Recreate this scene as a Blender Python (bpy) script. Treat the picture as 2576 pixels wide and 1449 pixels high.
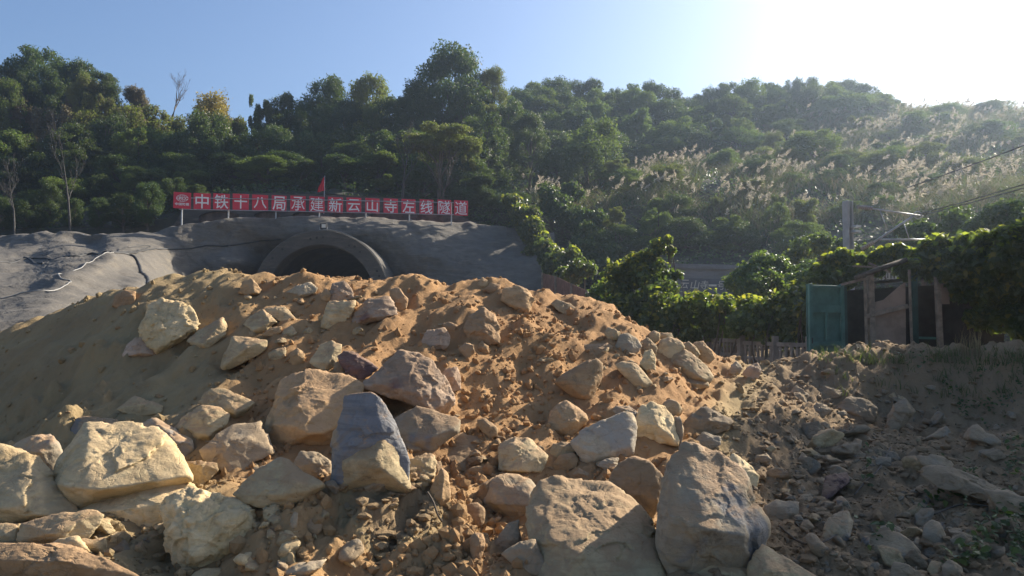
import bpy, bmesh, math, random
import numpy as np
from mathutils import Vector, Matrix, Quaternion

for _o in list(bpy.data.objects):
    bpy.data.objects.remove(_o)
scene = bpy.context.scene
COL = scene.collection
rnd = random.Random(7)
R = math.radians

# ------------------------------------------------------------------ camera
CAMZ, PITCH, LENS = 1.6, R(2.45), 28.0
cam_d = bpy.data.cameras.new('camera')
cam_d.lens = LENS
cam_d.sensor_width = 36.0
cam_d.clip_start = 0.05
cam_d.clip_end = 2000
cam = bpy.data.objects.new('camera', cam_d)
COL.objects.link(cam)
cam.location = (0, 0, CAMZ)
cam.rotation_euler = (R(90) + PITCH, 0, 0)
scene.camera = cam

# ------------------------------------------------------------------ light
SUN_AZ, SUN_EL = R(51), R(29)          # azimuth to the right of straight ahead (+Y)
scene.view_settings.view_transform = 'Standard'
scene.view_settings.look = 'None'
scene.view_settings.exposure = 1.15
scene.view_settings.gamma = 1
world = bpy.data.worlds.new("World")
scene.world = world
world.use_nodes = True
wn = world.node_tree
sky = wn.nodes.new('ShaderNodeTexSky')
sky.sky_type = 'NISHITA'
sky.sun_disc = False
sky.sun_elevation = SUN_EL
sky.sun_rotation = SUN_AZ
sky.altitude = 100
sky.air_density = 1.0
sky.dust_density = 2.8
sky.ozone_density = 5.0
wn.links.new(sky.outputs[0], wn.nodes['Background'].inputs[0])
wn.nodes['Background'].inputs[1].default_value = 0.08
sund = bpy.data.lights.new('sun', 'SUN')
sund.energy = 5.0
sund.angle = R(0.6)
sund.color = (1.0, 0.90, 0.75)
sun = bpy.data.objects.new('sun', sund)
COL.objects.link(sun)
SUNV = Vector((math.sin(SUN_AZ) * math.cos(SUN_EL), math.cos(SUN_AZ) * math.cos(SUN_EL), math.sin(SUN_EL)))
sun.rotation_euler = SUNV.to_track_quat('Z', 'Y').to_euler()
scene.cycles.max_bounces = 6
scene.cycles.diffuse_bounces = 3
scene.cycles.volume_bounces = 1
scene.cycles.transparent_max_bounces = 4

# ------------------------------------------------------------------ helpers: pixels of the 2576 x 1449 view to metres
PW, PH = 2576.0, 1449.0
PF = LENS / 36.0 * PW
_cp, _sp = math.cos(PITCH), math.sin(PITCH)


def ray(px, py):
    a = (px - PW / 2) / PF
    b = -(py - PH / 2) / PF
    y = _cp - b * _sp
    return a / y, (b * _cp + _sp) / y        # x and z per metre of depth


def P(px, py, d):
    rx, rz = ray(px, py)
    return Vector((rx * d, d, CAMZ + rz * d))


def project(x, y, z):                        # numpy: world to pixel
    zc = z - CAMZ
    f = y * _cp + zc * _sp
    u = zc * _cp - y * _sp
    return PW / 2 + PF * x / f, PH / 2 - PF * u / f


def M(px, d):                                # pixels to metres at a depth
    return px / PF * d


# ------------------------------------------------------------------ helpers: noise
_rg = np.random.RandomState(3)
_perm = _rg.permutation(256)
_perm = np.concatenate([_perm, _perm, _perm])
_grad = _rg.normal(size=(256, 3))
_grad /= np.linalg.norm(_grad, axis=1)[:, None]


def pn(p):
    p = np.asarray(p, float)
    i = np.floor(p).astype(int)
    f = p - i
    u = f * f * f * (f * (f * 6 - 15) + 10)
    i &= 255
    r = 0
    for dx in (0, 1):
        wx = u[:, 0] if dx else 1 - u[:, 0]
        hx = _perm[i[:, 0] + dx]
        for dy in (0, 1):
            wy = u[:, 1] if dy else 1 - u[:, 1]
            hy = _perm[hx + i[:, 1] + dy]
            for dz in (0, 1):
                wz = u[:, 2] if dz else 1 - u[:, 2]
                g = _grad[_perm[hy + i[:, 2] + dz]]
                dd = f - np.array((dx, dy, dz))
                r = r + wx * wy * wz * (g * dd).sum(1)
    return r * 1.5


def fbm(p, o=4, lac=2.1, gain=.5):
    a, t = 1.0, 0
    p = np.asarray(p, float)
    for k in range(o):
        t = t + a * pn(p + 17.3 * k)
        p = p * lac
        a *= gain
    return t


def ridged(p, o=3):
    a, t = 1.0, 0
    p = np.asarray(p, float)
    for k in range(o):
        t = t + a * (1 - 2 * np.abs(pn(p + 9.1 * k)))
        p = p * 2.1
        a *= .5
    return t


# ------------------------------------------------------------------ helpers: objects
def tag(o, label=None, cat=None, group=None, kind=None):
    if label: o['label'] = label
    if cat: o['category'] = cat
    if group: o['group'] = group
    if kind: o['kind'] = kind
    return o


def link(name, me, m=None, parent=None, loc=None):
    o = bpy.data.objects.new(name, me)
    COL.objects.link(o)
    if m is not None and me is not None and not me.materials:
        me.materials.append(m)
    if parent is not None: o.parent = parent
    if loc is not None: o.location = loc
    return o


def empty(name, loc=(0, 0, 0), rz=0):
    o = bpy.data.objects.new(name, None)
    COL.objects.link(o)
    o.location = loc
    o.rotation_euler = (0, 0, rz)
    o.empty_display_size = .2
    return o


def mesh_np(name, v, faces, smooth=False, attrs=None):
    """faces: list of int arrays (n,k)"""
    me = bpy.data.meshes.new(name)
    v = np.asarray(v, np.float32)
    if not isinstance(faces, (list, tuple)): faces = [faces]
    faces = [np.asarray(f, np.int32) for f in faces if len(f)]
    nl = sum(f.size for f in faces)
    nf = sum(len(f) for f in faces)
    me.vertices.add(len(v))
    me.vertices.foreach_set('co', v.ravel())
    me.loops.add(nl)
    me.loops.foreach_set('vertex_index', np.concatenate([f.ravel() for f in faces]))
    me.polygons.add(nf)
    tot = np.concatenate([np.full(len(f), f.shape[1], np.int32) for f in faces])
    me.polygons.foreach_set('loop_start', np.concatenate([[0], np.cumsum(tot)[:-1]]).astype(np.int32))
    me.polygons.foreach_set('loop_total', tot)
    me.polygons.foreach_set('use_smooth', np.full(nf, smooth, bool))
    me.update(calc_edges=True)
    if attrs:
        for k, (dom, a) in attrs.items():
            at = me.attributes.new(k, 'FLOAT', dom)
            at.data.foreach_set('value', np.asarray(a, np.float32))
    return me


def grid_faces(nr, nc):
    i = np.arange(nr * nc).reshape(nr, nc)
    return np.stack([i[:-1, :-1], i[:-1, 1:], i[1:, 1:], i[1:, :-1]], -1).reshape(-1, 4)


class MB:
    """collects shapes into one mesh"""
    def __init__(s): s.bm = bmesh.new()

    def box(s, c, d, rot=None, bevel=0.0):
        g = bmesh.ops.create_cube(s.bm, size=1)['verts']
        m = Matrix.Translation(Vector(c)) @ ((rot.to_matrix().to_4x4() if isinstance(rot, Quaternion) else rot.to_4x4()) if rot is not None else Matrix()) @ Matrix.Diagonal((*d, 1))
        bmesh.ops.transform(s.bm, matrix=m, verts=g)
        if bevel:
            e = list({e for v in g for e in v.link_edges})
            bmesh.ops.bevel(s.bm, geom=e, offset=bevel, segments=1, affect='EDGES')
        return s

    def bar(s, a, b, w, h=None, up=(0, 0, 1), bevel=0.0):
        a, b = Vector(a), Vector(b)
        d = b - a
        x = d.normalized()
        upv = Vector(up)
        if abs(x.dot(upv)) > .98: upv = Vector((0, 1, 0))
        y = upv.cross(x).normalized()
        z = x.cross(y)
        m = Matrix((x, y, z)).transposed()
        return s.box((a + b) / 2, (d.length, w, h or w), m, bevel)

    def tube(s, pts, r, n=8, cap=True):
        pts = [Vector(p) for p in pts]
        rr = r if isinstance(r, (list, tuple)) else [r] * len(pts)
        rings = []
        up = Vector((0, 0, 1))
        for i, p in enumerate(pts):
            t = (pts[min(i + 1, len(pts) - 1)] - pts[max(i - 1, 0)]).normalized()
            u = up
            if abs(t.dot(u)) > .97: u = Vector((1, 0, 0))
            x = t.cross(u).normalized()
            y = t.cross(x)
            rings.append([s.bm.verts.new(p + (x * math.cos(a) + y * math.sin(a)) * rr[i])
                          for a in [2 * math.pi * k / n for k in range(n)]])
        for a, b in zip(rings, rings[1:]):
            for k in range(n):
                s.bm.faces.new((a[k], a[(k + 1) % n], b[(k + 1) % n], b[k]))
        if cap:
            s.bm.faces.new(rings[0][::-1])
            s.bm.faces.new(rings[-1])
        return s

    def poly_prism(s, pts, ext):
        """planar polygon (list of Vector), extruded by vector ext"""
        a = [s.bm.verts.new(Vector(p)) for p in pts]
        b = [s.bm.verts.new(Vector(p) + Vector(ext)) for p in pts]
        s.bm.faces.new(a)
        s.bm.faces.new(b[::-1])
        n = len(a)
        for k in range(n):
            s.bm.faces.new((a[k], b[k], b[(k + 1) % n], a[(k + 1) % n]))
        return s

    def build(s, name, m=None, parent=None, smooth=False, origin=None):
        bmesh.ops.recalc_face_normals(s.bm, faces=s.bm.faces)
        me = bpy.data.meshes.new(name)
        if origin is not None:
            bmesh.ops.translate(s.bm, vec=-Vector(origin), verts=s.bm.verts)
        s.bm.to_mesh(me)
        s.bm.free()
        if smooth:
            me.polygons.foreach_set('use_smooth', np.ones(len(me.polygons), bool))
        o = link(name, me, m, parent, origin)
        return o


def crspline(pts, n=8):
    pts = [Vector(p) for p in pts]
    q = [pts[0]] + pts + [pts[-1]]
    out = []
    for i in range(1, len(q) - 2):
        a, b, c, d = q[i - 1:i + 3]
        for k in range(n):
            t = k / n
            out.append(.5 * ((2 * b) + (c - a) * t + (2 * a - 5 * b + 4 * c - d) * t * t + (3 * b - a - 3 * c + d) * t ** 3))
    out.append(pts[-1])
    return out


# ------------------------------------------------------------------ helpers: thin plate surface
class TPS:
    def __init__(s, xy, z, reg=1e-3):
        s.c = np.asarray(xy, float)
        n = len(s.c)
        K = s._k(s.c)
        K[np.arange(n), np.arange(n)] += reg
        Q = np.c_[np.ones(n), s.c]
        A = np.block([[K, Q], [Q.T, np.zeros((3, 3))]])
        s.w = np.linalg.solve(A, np.r_[np.asarray(z, float), 0, 0, 0])

    def _k(s, p):
        d2 = ((p[:, None, :] - s.c[None]) ** 2).sum(-1)
        return .5 * d2 * np.log(d2 + 1e-12)

    def __call__(s, p):
        p = np.asarray(p, float)
        out = np.empty(len(p))
        for i in range(0, len(p), 20000):
            q = p[i:i + 20000]
            out[i:i + 20000] = s._k(q) @ s.w[:-3] + np.c_[np.ones(len(q)), q] @ s.w[-3:]
        return out


class Field:
    """regular x-y table of heights read bilinearly"""
    def __init__(s, fn, x0, x1, y0, y1, st):
        s.x0, s.y0, s.st = x0, y0, st
        xs = np.arange(x0, x1 + st, st)
        ys = np.arange(y0, y1 + st, st)
        X, Y = np.meshgrid(xs, ys)
        s.g = fn(np.c_[X.ravel(), Y.ravel()]).reshape(X.shape)

    def __call__(s, x, y):
        h, w = s.g.shape
        u = np.clip((np.asarray(x, float) - s.x0) / s.st, 0, w - 1.001)
        v = np.clip((np.asarray(y, float) - s.y0) / s.st, 0, h - 1.001)
        i, j = u.astype(int), v.astype(int)
        a, b = u - i, v - j
        g = s.g
        return (g[j, i] * (1 - a) + g[j, i + 1] * a) * (1 - b) + (g[j + 1, i] * (1 - a) + g[j + 1, i + 1] * a) * b


def sstep(a, b, x):
    t = np.clip((x - a) / (b - a), 0, 1)
    return t * t * (3 - 2 * t)


# ------------------------------------------------------------------ materials
def newmat(name):
    m = bpy.data.materials.new(name)
    m.use_nodes = True
    nt = m.node_tree
    return m, nt, nt.nodes['Principled BSDF']


class N:
    """tiny node builder"""
    def __init__(s, nt): s.nt = nt

    def n(s, t, **kw):
        x = s.nt.nodes.new(t)
        for k, v in kw.items(): setattr(x, k, v)
        return x

    def set(s, sock, v):
        if hasattr(v, 'is_output') or hasattr(v, 'is_linked'):
            s.nt.links.new(v, sock)
        else:
            sock.default_value = v

    def noise(s, vec, scale, detail=4, rough=.55, dist=0, w=None):
        x = s.n('ShaderNodeTexNoise')
        if w is not None:
            x.noise_dimensions = '4D'
            s.set(x.inputs['W'], w)
        s.set(x.inputs['Vector'], vec)
        x.inputs['Scale'].default_value = scale
        x.inputs['Detail'].default_value = detail
        x.inputs['Roughness'].default_value = rough
        x.inputs['Distortion'].default_value = dist
        return x.outputs['Fac']

    def ramp(s, f, a, b):                    # smoothstep
        x = s.n('ShaderNodeMapRange', interpolation_type='SMOOTHSTEP')
        s.set(x.inputs['Value'], f)
        x.inputs['From Min'].default_value = a
        x.inputs['From Max'].default_value = b
        return x.outputs['Result']

    def mix(s, f, a, b, mode='MIX'):
        x = s.n('ShaderNodeMix', data_type='RGBA', blend_type=mode)
        s.set(x.inputs[0], f)
        for k, v in ((6, a), (7, b)):
            if isinstance(v, (tuple, list)): v = (*v[:3], 1)
            s.set(x.inputs[k], v)
        return x.outputs[2]

    def math(s, op, a, b=0.0, c=None):
        x = s.n('ShaderNodeMath', operation=op)
        s.set(x.inputs[0], a)
        s.set(x.inputs[1], b)
        if c is not None: s.set(x.inputs[2], c)
        return x.outputs[0]

    def bump(s, h, strength, dist, normal=None):
        x = s.n('ShaderNodeBump')
        s.set(x.inputs['Height'], h)
        x.inputs['Strength'].default_value = strength
        x.inputs['Distance'].default_value = dist
        if normal is not None: s.set(x.inputs['Normal'], normal)
        return x.outputs['Normal']

    def attr(s, name):
        return s.n('ShaderNodeAttribute', attribute_name=name).outputs['Fac']

    def coord(s, w='Object'):
        return s.n('ShaderNodeTexCoord').outputs[w]

    def rand(s):
        return s.n('ShaderNodeObjectInfo').outputs['Random']


def simple_mat(name, col, rough=.8, var=.25, scale=6, bump=.15, col2=None, metal=0.0, bscale=40):
    m, nt, b = newmat(name)
    k = N(nt)
    c = k.coord()
    f = k.noise(c, scale, 6, .6)
    c2 = col2 or tuple(x * (1 - var) for x in col)
    nt.links.new(k.mix(k.ramp(f, .35, .65), col, c2), b.inputs['Base Color'])
    b.inputs['Roughness'].default_value = rough
    b.inputs['Metallic'].default_value = metal
    if bump:
        nt.links.new(k.bump(k.noise(c, bscale, 5, .6), bump, .02), b.inputs['Normal'])
    return m


DUST = (.36, .225, .12)


def rock_mat(name, a, b_, stain=(.10, .075, .05), patch=None, patch_lo=.52, dust=.75, dustcol=DUST, pits=.4):
    m, nt, b = newmat(name)
    k = N(nt)
    c = k.coord()
    r = k.math('MULTIPLY', k.rand(), 40.0)
    big = k.noise(c, 2.2, 5, .6, .4, w=r)
    mid = k.noise(c, 9, 8, .65, .2, w=r)
    fine = k.noise(c, 55, 6, .7, w=r)
    col = k.mix(k.ramp(big, .35, .65), a, b_)
    col = k.mix(k.math('MULTIPLY', k.ramp(mid, .40, .70), .55), col, tuple(x * 1.3 for x in a))
    if patch:
        p = k.noise(c, 1.9, 3, .5, .8, w=k.math('ADD', r, 7.7))
        col = k.mix(k.ramp(p, patch_lo, patch_lo + .07), col, patch)
    st = k.noise(c, 5.5, 9, .72, .6, w=k.math('ADD', r, 3.1))
    col = k.mix(k.math('MULTIPLY', k.ramp(st, .54, .70), .65), col, stain)
    crk = k.n('ShaderNodeTexNoise', noise_dimensions='4D')
    nt.links.new(c, crk.inputs['Vector'])
    nt.links.new(k.math('ADD', r, 21.0), crk.inputs['W'])
    crk.inputs['Scale'].default_value = 2.6
    crk.inputs['Detail'].default_value = 5
    crk.inputs['Distortion'].default_value = 1.2
    ck = k.ramp(k.math('ABSOLUTE', k.math('SUBTRACT', crk.outputs['Fac'], .5)), 0.0, .012)
    col = k.mix(k.math('MULTIPLY', k.math('SUBTRACT', 1.0, ck), .16), col, tuple(x * .45 for x in b_))
    # thin iron veins and bedding lines
    mp = k.n('ShaderNodeMapping')
    mp.inputs['Scale'].default_value = (1.5, 1.5, 11)
    mp.inputs['Rotation'].default_value = (.35, .4, 0)
    nt.links.new(c, mp.inputs['Vector'])
    bed = k.noise(mp.outputs[0], 2.0, 6, .6, .5, w=r)
    col = k.mix(k.math('MULTIPLY', k.ramp(bed, .50, .62), .42), col, tuple(x * .62 for x in a))
    sp = k.ramp(fine, .58, .72)
    col = k.mix(k.math('MULTIPLY', sp, .22), col, tuple(x * .5 for x in a))
    # dust and soil lying on faces that look up
    g = k.n('ShaderNodeNewGeometry')
    sx = k.n('ShaderNodeSeparateXYZ')
    nt.links.new(g.outputs['Normal'], sx.inputs[0])
    dn = k.noise(c, 6, 8, .7, w=k.math('ADD', r, 11.0))
    dm = k.ramp(k.math('ADD', sx.outputs[2], k.math('MULTIPLY', k.math('SUBTRACT', dn, .5), 1.7)), .45, .95)
    col = k.mix(k.math('MULTIPLY', dm, dust), col, dustcol)
    hv = k.n('ShaderNodeHueSaturation')
    nt.links.new(col, hv.inputs['Color'])
    nt.links.new(k.math('ADD', k.math('MULTIPLY', k.rand(), .36), .82), hv.inputs['Value'])
    nt.links.new(hv.outputs[0], b.inputs['Base Color'])
    b.inputs['Roughness'].default_value = .88
    b.inputs['Specular IOR Level'].default_value = .3
    h = k.math('ADD', k.math('MULTIPLY', mid, .55), k.math('MULTIPLY', fine, .28))
    h = k.math('ADD', h, k.math('MULTIPLY', bed, .35))
    h = k.math('ADD', h, k.math('MULTIPLY', ck, .10))
    if pits:
        v = k.n('ShaderNodeTexVoronoi')
        v.inputs['Scale'].default_value = 13
        nt.links.new(c, v.inputs['Vector'])
        h = k.math('ADD', h, k.math('MULTIPLY', k.ramp(v.outputs['Distance'], 0, .35), pits * .3))
    nt.links.new(k.bump(h, .7, .04), b.inputs['Normal'])
    return m


MR = {
    't': rock_mat('tan_sandstone', (.46, .36, .205), (.37, .27, .145)),
    'p': rock_mat('pale_sandstone', (.60, .465, .265), (.50, .375, .19), stain=(.16, .12, .075), dust=.35),
    'o': rock_mat('ochre_sandstone', (.40, .265, .135), (.33, .20, .09)),
    'b': rock_mat('brown_sandstone', (.33, .225, .125), (.27, .17, .085)),
    'g': rock_mat('blue_grey_stone', (.33, .275, .195), (.38, .29, .17), patch=(.225, .215, .20), dust=.8, pits=.1),
    'u': rock_mat('slate_blue_stone', (.175, .176, .18), (.22, .212, .20), patch=(.37, .28, .165), patch_lo=.50, dust=.8, pits=0),
    'r': rock_mat('pink_veined_stone', (.43, .315, .22), (.34, .225, .14), patch=(.22, .13, .105), patch_lo=.62, dust=.4),
    'm': rock_mat('maroon_stone', (.12, .075, .07), (.20, .12, .09), patch=(.30, .2, .12), patch_lo=.62, dust=.4),
    's': rock_mat('grey_brown_stone', (.33, .245, .15), (.27, .20, .125), patch=(.27, .23, .17), dust=.6, dustcol=(.26, .19, .115)),
    'w': rock_mat('white_grey_stone', (.42, .345, .235), (.35, .275, .17), patch=(.33, .29, .225), dust=.3),
    'c': rock_mat('earth_clod', (.36, .225, .115), (.30, .18, .09), dust=.5, pits=.2),
}


def soil_mat():
    m, nt, b = newmat('loose_soil')
    k = N(nt)
    c = k.coord()
    z = k.attr('zone')                       # 0 warm orange soil, 1 olive sand, 2 grey brown rubble
    big = k.noise(c, .9, 6, .6, .5)
    mid = k.noise(c, 5, 8, .7, .2)
    fine = k.noise(c, 38, 6, .7)
    warm = k.mix(k.ramp(big, .35, .65), (.40, .235, .108), (.33, .19, .088))
    olive = k.mix(k.ramp(big, .35, .65), (.34, .25, .13), (.28, .20, .105))
    grey = k.mix(k.ramp(big, .35, .65), (.30, .205, .115), (.24, .17, .10))
    col = k.mix(k.ramp(z, 0, 1), warm, olive)
    col = k.mix(k.ramp(z, 1, 2), col, grey)
    col = k.mix(k.math('MULTIPLY', k.ramp(mid, .5, .75), .4), col, k.mix(.5, col, (.20, .12, .06)))
    col = k.mix(k.math('MULTIPLY', k.ramp(fine, .6, .75), .35), col, (.46, .33, .19))
    nt.links.new(col, b.inputs['Base Color'])
    b.inputs['Roughness'].default_value = .95
    b.inputs['Specular IOR Level'].default_value = .15
    h = k.math('ADD', k.math('MULTIPLY', mid, 1.0), k.math('MULTIPLY', fine, .45))
    h = k.math('ADD', h, k.math('MULTIPLY', k.noise(c, 110, 4, .7), .2))
    nt.links.new(k.bump(h, .75, .05), b.inputs['Normal'])
    return m


def leaf_mat(name, a, b_, c_, trans=.35, rough=.6, spec=.25, tcol=(.22, .34, .035)):
    """a/b_: base greens, c_: the odd yellowing leaf; tint is a random number per leaf"""
    m, nt, b = newmat(name)
    k = N(nt)
    t = k.attr('tint')
    col = k.mix(t, a, b_)
    col = k.mix(k.ramp(t, .86, .97), col, c_)
    hv = k.n('ShaderNodeHueSaturation')
    nt.links.new(col, hv.inputs['Color'])
    r = k.rand()
    nt.links.new(k.math('ADD', k.math('MULTIPLY', r, .5), .75), hv.inputs['Value'])
    nt.links.new(k.math('ADD', k.math('MULTIPLY', r, .05), .475), hv.inputs['Hue'])
    nt.links.new(hv.outputs[0], b.inputs['Base Color'])
    b.inputs['Roughness'].default_value = rough
    b.inputs['Specular IOR Level'].default_value = spec
    tr = k.n('ShaderNodeBsdfTranslucent')
    tc = k.mix(.5, hv.outputs[0], tcol, 'MIX')
    nt.links.new(tc, tr.inputs['Color'])
    mx = k.n('ShaderNodeMixShader')
    mx.inputs[0].default_value = trans
    nt.links.new(b.outputs[0], mx.inputs[1])
    nt.links.new(tr.outputs[0], mx.inputs[2])
    nt.links.new(mx.outputs[0], nt.nodes['Material Output'].inputs['Surface'])
    return m


LM = {
    'dark': leaf_mat('dark_leaves', (.028, .048, .018), (.055, .08, .026), (.10, .10, .03), .25),
    'mid': leaf_mat('green_leaves', (.06, .09, .028), (.12, .15, .045), (.20, .18, .05), .42),
    'olive': leaf_mat('olive_leaves', (.09, .09, .03), (.17, .14, .045), (.20, .13, .06), .42),
    'yellow': leaf_mat('yellowing_leaves', (.16, .135, .03), (.27, .20, .04), (.25, .15, .03), .45, .5, .4, (.4, .33, .04)),
    'brown': leaf_mat('brownish_leaves', (.10, .085, .045), (.15, .12, .065), (.12, .11, .04), .35, .5, .4, (.26, .22, .09)),
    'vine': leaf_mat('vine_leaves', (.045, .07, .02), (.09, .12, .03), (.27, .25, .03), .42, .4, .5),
    'vdark': leaf_mat('shaded_vine_leaves', (.03, .05, .018), (.06, .085, .03), (.12, .13, .03), .3, .45),  # darker copy of the vine leaves, shade put into the colour
    'sunny': leaf_mat('yellow_green_leaves', (.16, .19, .03), (.24, .26, .035), (.36, .30, .04), .6, .4, .5, (.42, .48, .04)),  # lit copy of the vine leaves, sunlight put into the colour
    'grass': leaf_mat('grass_blades', (.045, .07, .025), (.09, .105, .04), (.17, .15, .07), .3, .6, .25),
    'dry': leaf_mat('dry_grass_blades', (.22, .19, .11), (.32, .27, .16), (.13, .10, .055), .3, .8, .1, (.30, .26, .13)),
    'plume': leaf_mat('grass_plumes', (.33, .29, .23), (.42, .37, .30), (.28, .23, .17), .45, .9, .1, (.42, .36, .27)),
}
M_BARK = simple_mat('bark', (.12, .095, .07), .95, .45, 9, .5)
M_PALEBARK = simple_mat('pale_bark', (.06, .055, .05), .9, .35, 9, .4)
M_SOIL = soil_mat()
M_SHOT = None

# ================================================================== ground and spoil heap
def pix_pts(lst):
    out = [P(*q) for q in lst]
    return [(v.x, v.y) for v in out], [v.z for v in out]


HEAP = [
    # foot of the heap, along the bottom of the picture
    (-300, 1449, 5.0), (0, 1449, 5.0), (400, 1449, 5.0), (800, 1449, 5.0), (1200, 1449, 5.0), (1600, 1449, 5.0), (2000, 1449, 5.0), (2400, 1449, 5.0), (2900, 1449, 5.0),
    (-300, 1280, 6.0), (0, 1290, 6.0), (300, 1290, 6.0), (600, 1290, 6.0), (1000, 1270, 5.9), (1280, 1340, 6.1), (1500, 1290, 6.1), (1800, 1290, 6.1),
    (100, 1150, 8.6), (350, 1150, 7.6), (600, 1150, 7.1), (900, 1150, 7.2), (1100, 1150, 7.2), (1400, 1120, 7.5), (1600, 1120, 7.6), (1800, 1150, 7.5),
    # left flank
    (-300, 1100, 10.2), (-300, 1000, 11.2), (-300, 900, 12.4), (-300, 868, 12.9), (0, 1100, 9.6), (0, 1000, 10.3), (0, 900, 11.2), (0, 830, 12),
    (200, 1050, 9.0), (200, 900, 10.2), (200, 830, 10.9), (150, 792, 11.6), (230, 763, 11.5), (310, 738, 11.4), (400, 900, 9.7), (400, 1000, 8.8), (400, 719, 11.2), (449, 713, 11.1),
    # middle
    (600, 701, 12.8), (640, 698, 12.8), (700, 704, 12.7), (780, 707, 12.6), (850, 703, 12.6), (950, 699, 12.5), (1050, 701, 12.5), (1150, 705, 12.5), (1250, 709, 12.6), (1330, 721, 12.6), (1400, 739, 12.6), (1480, 761, 12.5),
    (700, 1000, 8.6), (700, 900, 9.8), (700, 800, 11.2), (1000, 1000, 8.5), (1000, 900, 9.6), (1000, 800, 10.9), (1180, 800, 10.9), (1180, 900, 9.7), (1250, 1000, 8.6), (1350, 900, 10), (1380, 800, 11.4), (1380, 1000, 8.9),
    # right shoulder
    (1550, 786, 12.5), (1600, 818, 12.4), (1660, 845, 12.3), (1600, 1000, 9.2), (1600, 900, 10.7), (1720, 868, 12.4), (1780, 900, 12.4), (1750, 1000, 9.8), (1750, 940, 11.3), (1850, 945, 12.3), (1900, 1090, 8.4), (1900, 1000, 10.3),
    # bank on the right and its ledge
    (1960, 930, 13.8), (2030, 908, 13.6), (2090, 895, 13.2), (2080, 960, 12.4), (2080, 1050, 10.6), (2080, 1140, 9.0), (2080, 1180, 7.9), (2080, 1300, 6.4),
    (2200, 890, 13.0), (2200, 1000, 12.2), (2200, 1080, 11.5), (2200, 1130, 9.6), (2200, 1165, 8.0), (2400, 886, 12.8), (2400, 1000, 12.1), (2400, 1100, 11.3), (2400, 1130, 9.4), (2400, 1165, 7.8), (2400, 1300, 6.4),
    (2576, 884, 12.4), (2576, 1000, 11.6), (2576, 1100, 10.7), (2576, 1150, 7.8), (2576, 1300, 6.2), (2900, 890, 11.8), (2900, 1000, 11.0), (2900, 1130, 8), (2900, 1300, 6.1),
]
HEAP = [(a, b, (7 + (c - 7) * .72) if c > 7 and 450 < a < 1700 else c) for a, b, c in HEAP]
_xy, _z = pix_pts(HEAP)
for px, d in [(a, 7 + (c - 7) * (.72 if 450 < a < 1700 else 1)) for a, c in [(-300, 12.9), (0, 12), (150, 11.6), (310, 11.4), (500, 13.0), (640, 12.8), (780, 12.6), (950, 12.5), (1150, 12.5), (1330, 12.6), (1480, 12.5), (1600, 12.4), (1720, 12.4), (1850, 12.4)]]:
    zc = {-300: 868, 0: 830, 150: 792, 310: 738, 500: 709, 640: 698, 780: 707, 950: 699, 1150: 705, 1330: 721, 1480: 761, 1600: 818, 1720: 868, 1850: 945}[px]
    top = P(px, zc, d)
    for dy, f in ((2.2, .55), (4.6, .0), (8, -.1)):
        q = P(px, zc, d + dy)
        _xy.append((q.x, q.y)); _z.append(max(top.z * f, -.1) if dy < 8 else -.1)
for x in np.arange(-12, 13, 3.0):            # level ground at the camera
    for y in (0.5, 3.4):
        _xy.append((x, y)); _z.append(0.0 if y > 1 else -.05)
for px, d in ((2090, 14.2), (2200, 14.0), (2300, 13.9), (2400, 13.8), (2576, 13.4), (2750, 13.2), (2900, 13)):
    q = P(px, 900, d)
    _xy.append((q.x, q.y)); _z.append(.92)
for x in (8.5, 11, 14, 17, 20):              # terrace with the shed
    for y in (15.4, 17.5, 20, 24, 28):
        _xy.append((x, y)); _z.append(.78)
for x in (-20, -14):
    for y in (20, 26): _xy.append((x, y)); _z.append(0)
for y in (22, 28):
    for x in (-8, -2, 3): _xy.append((x, y)); _z.append(-.1)
heap0 = Field(TPS(_xy, _z, 2e-3), -24, 24, 0, 30, .12)
MUD = [(990, 1345, 5.75, .62, .30), (700, 1400, 5.3, .3, .10), (330, 1330, 5.6, .4, .05)]
MUDP = [(P(a, b, c), r, h) for a, b, c, r, h in MUD]


def zones(x, y):
    px, py = project(x, y, heap0(x, y))
    olive = sstep(800, 380, px + .25 * (py - 900)) + .35 * sstep(1100, 1330, py)
    grey = sstep(1700, 1980, px + .5 * (py - 1050))
    mud = np.exp(-(((px - 985) / 190) ** 2 + ((py - 1350) / 95) ** 2) * 1.2)
    grey = np.maximum(grey, .85 * sstep(.35, .8, mud))
    return np.clip(np.where(grey > 0.02, np.maximum(olive, grey * 2), np.clip(olive, 0, 1)), 0, 2)


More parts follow.
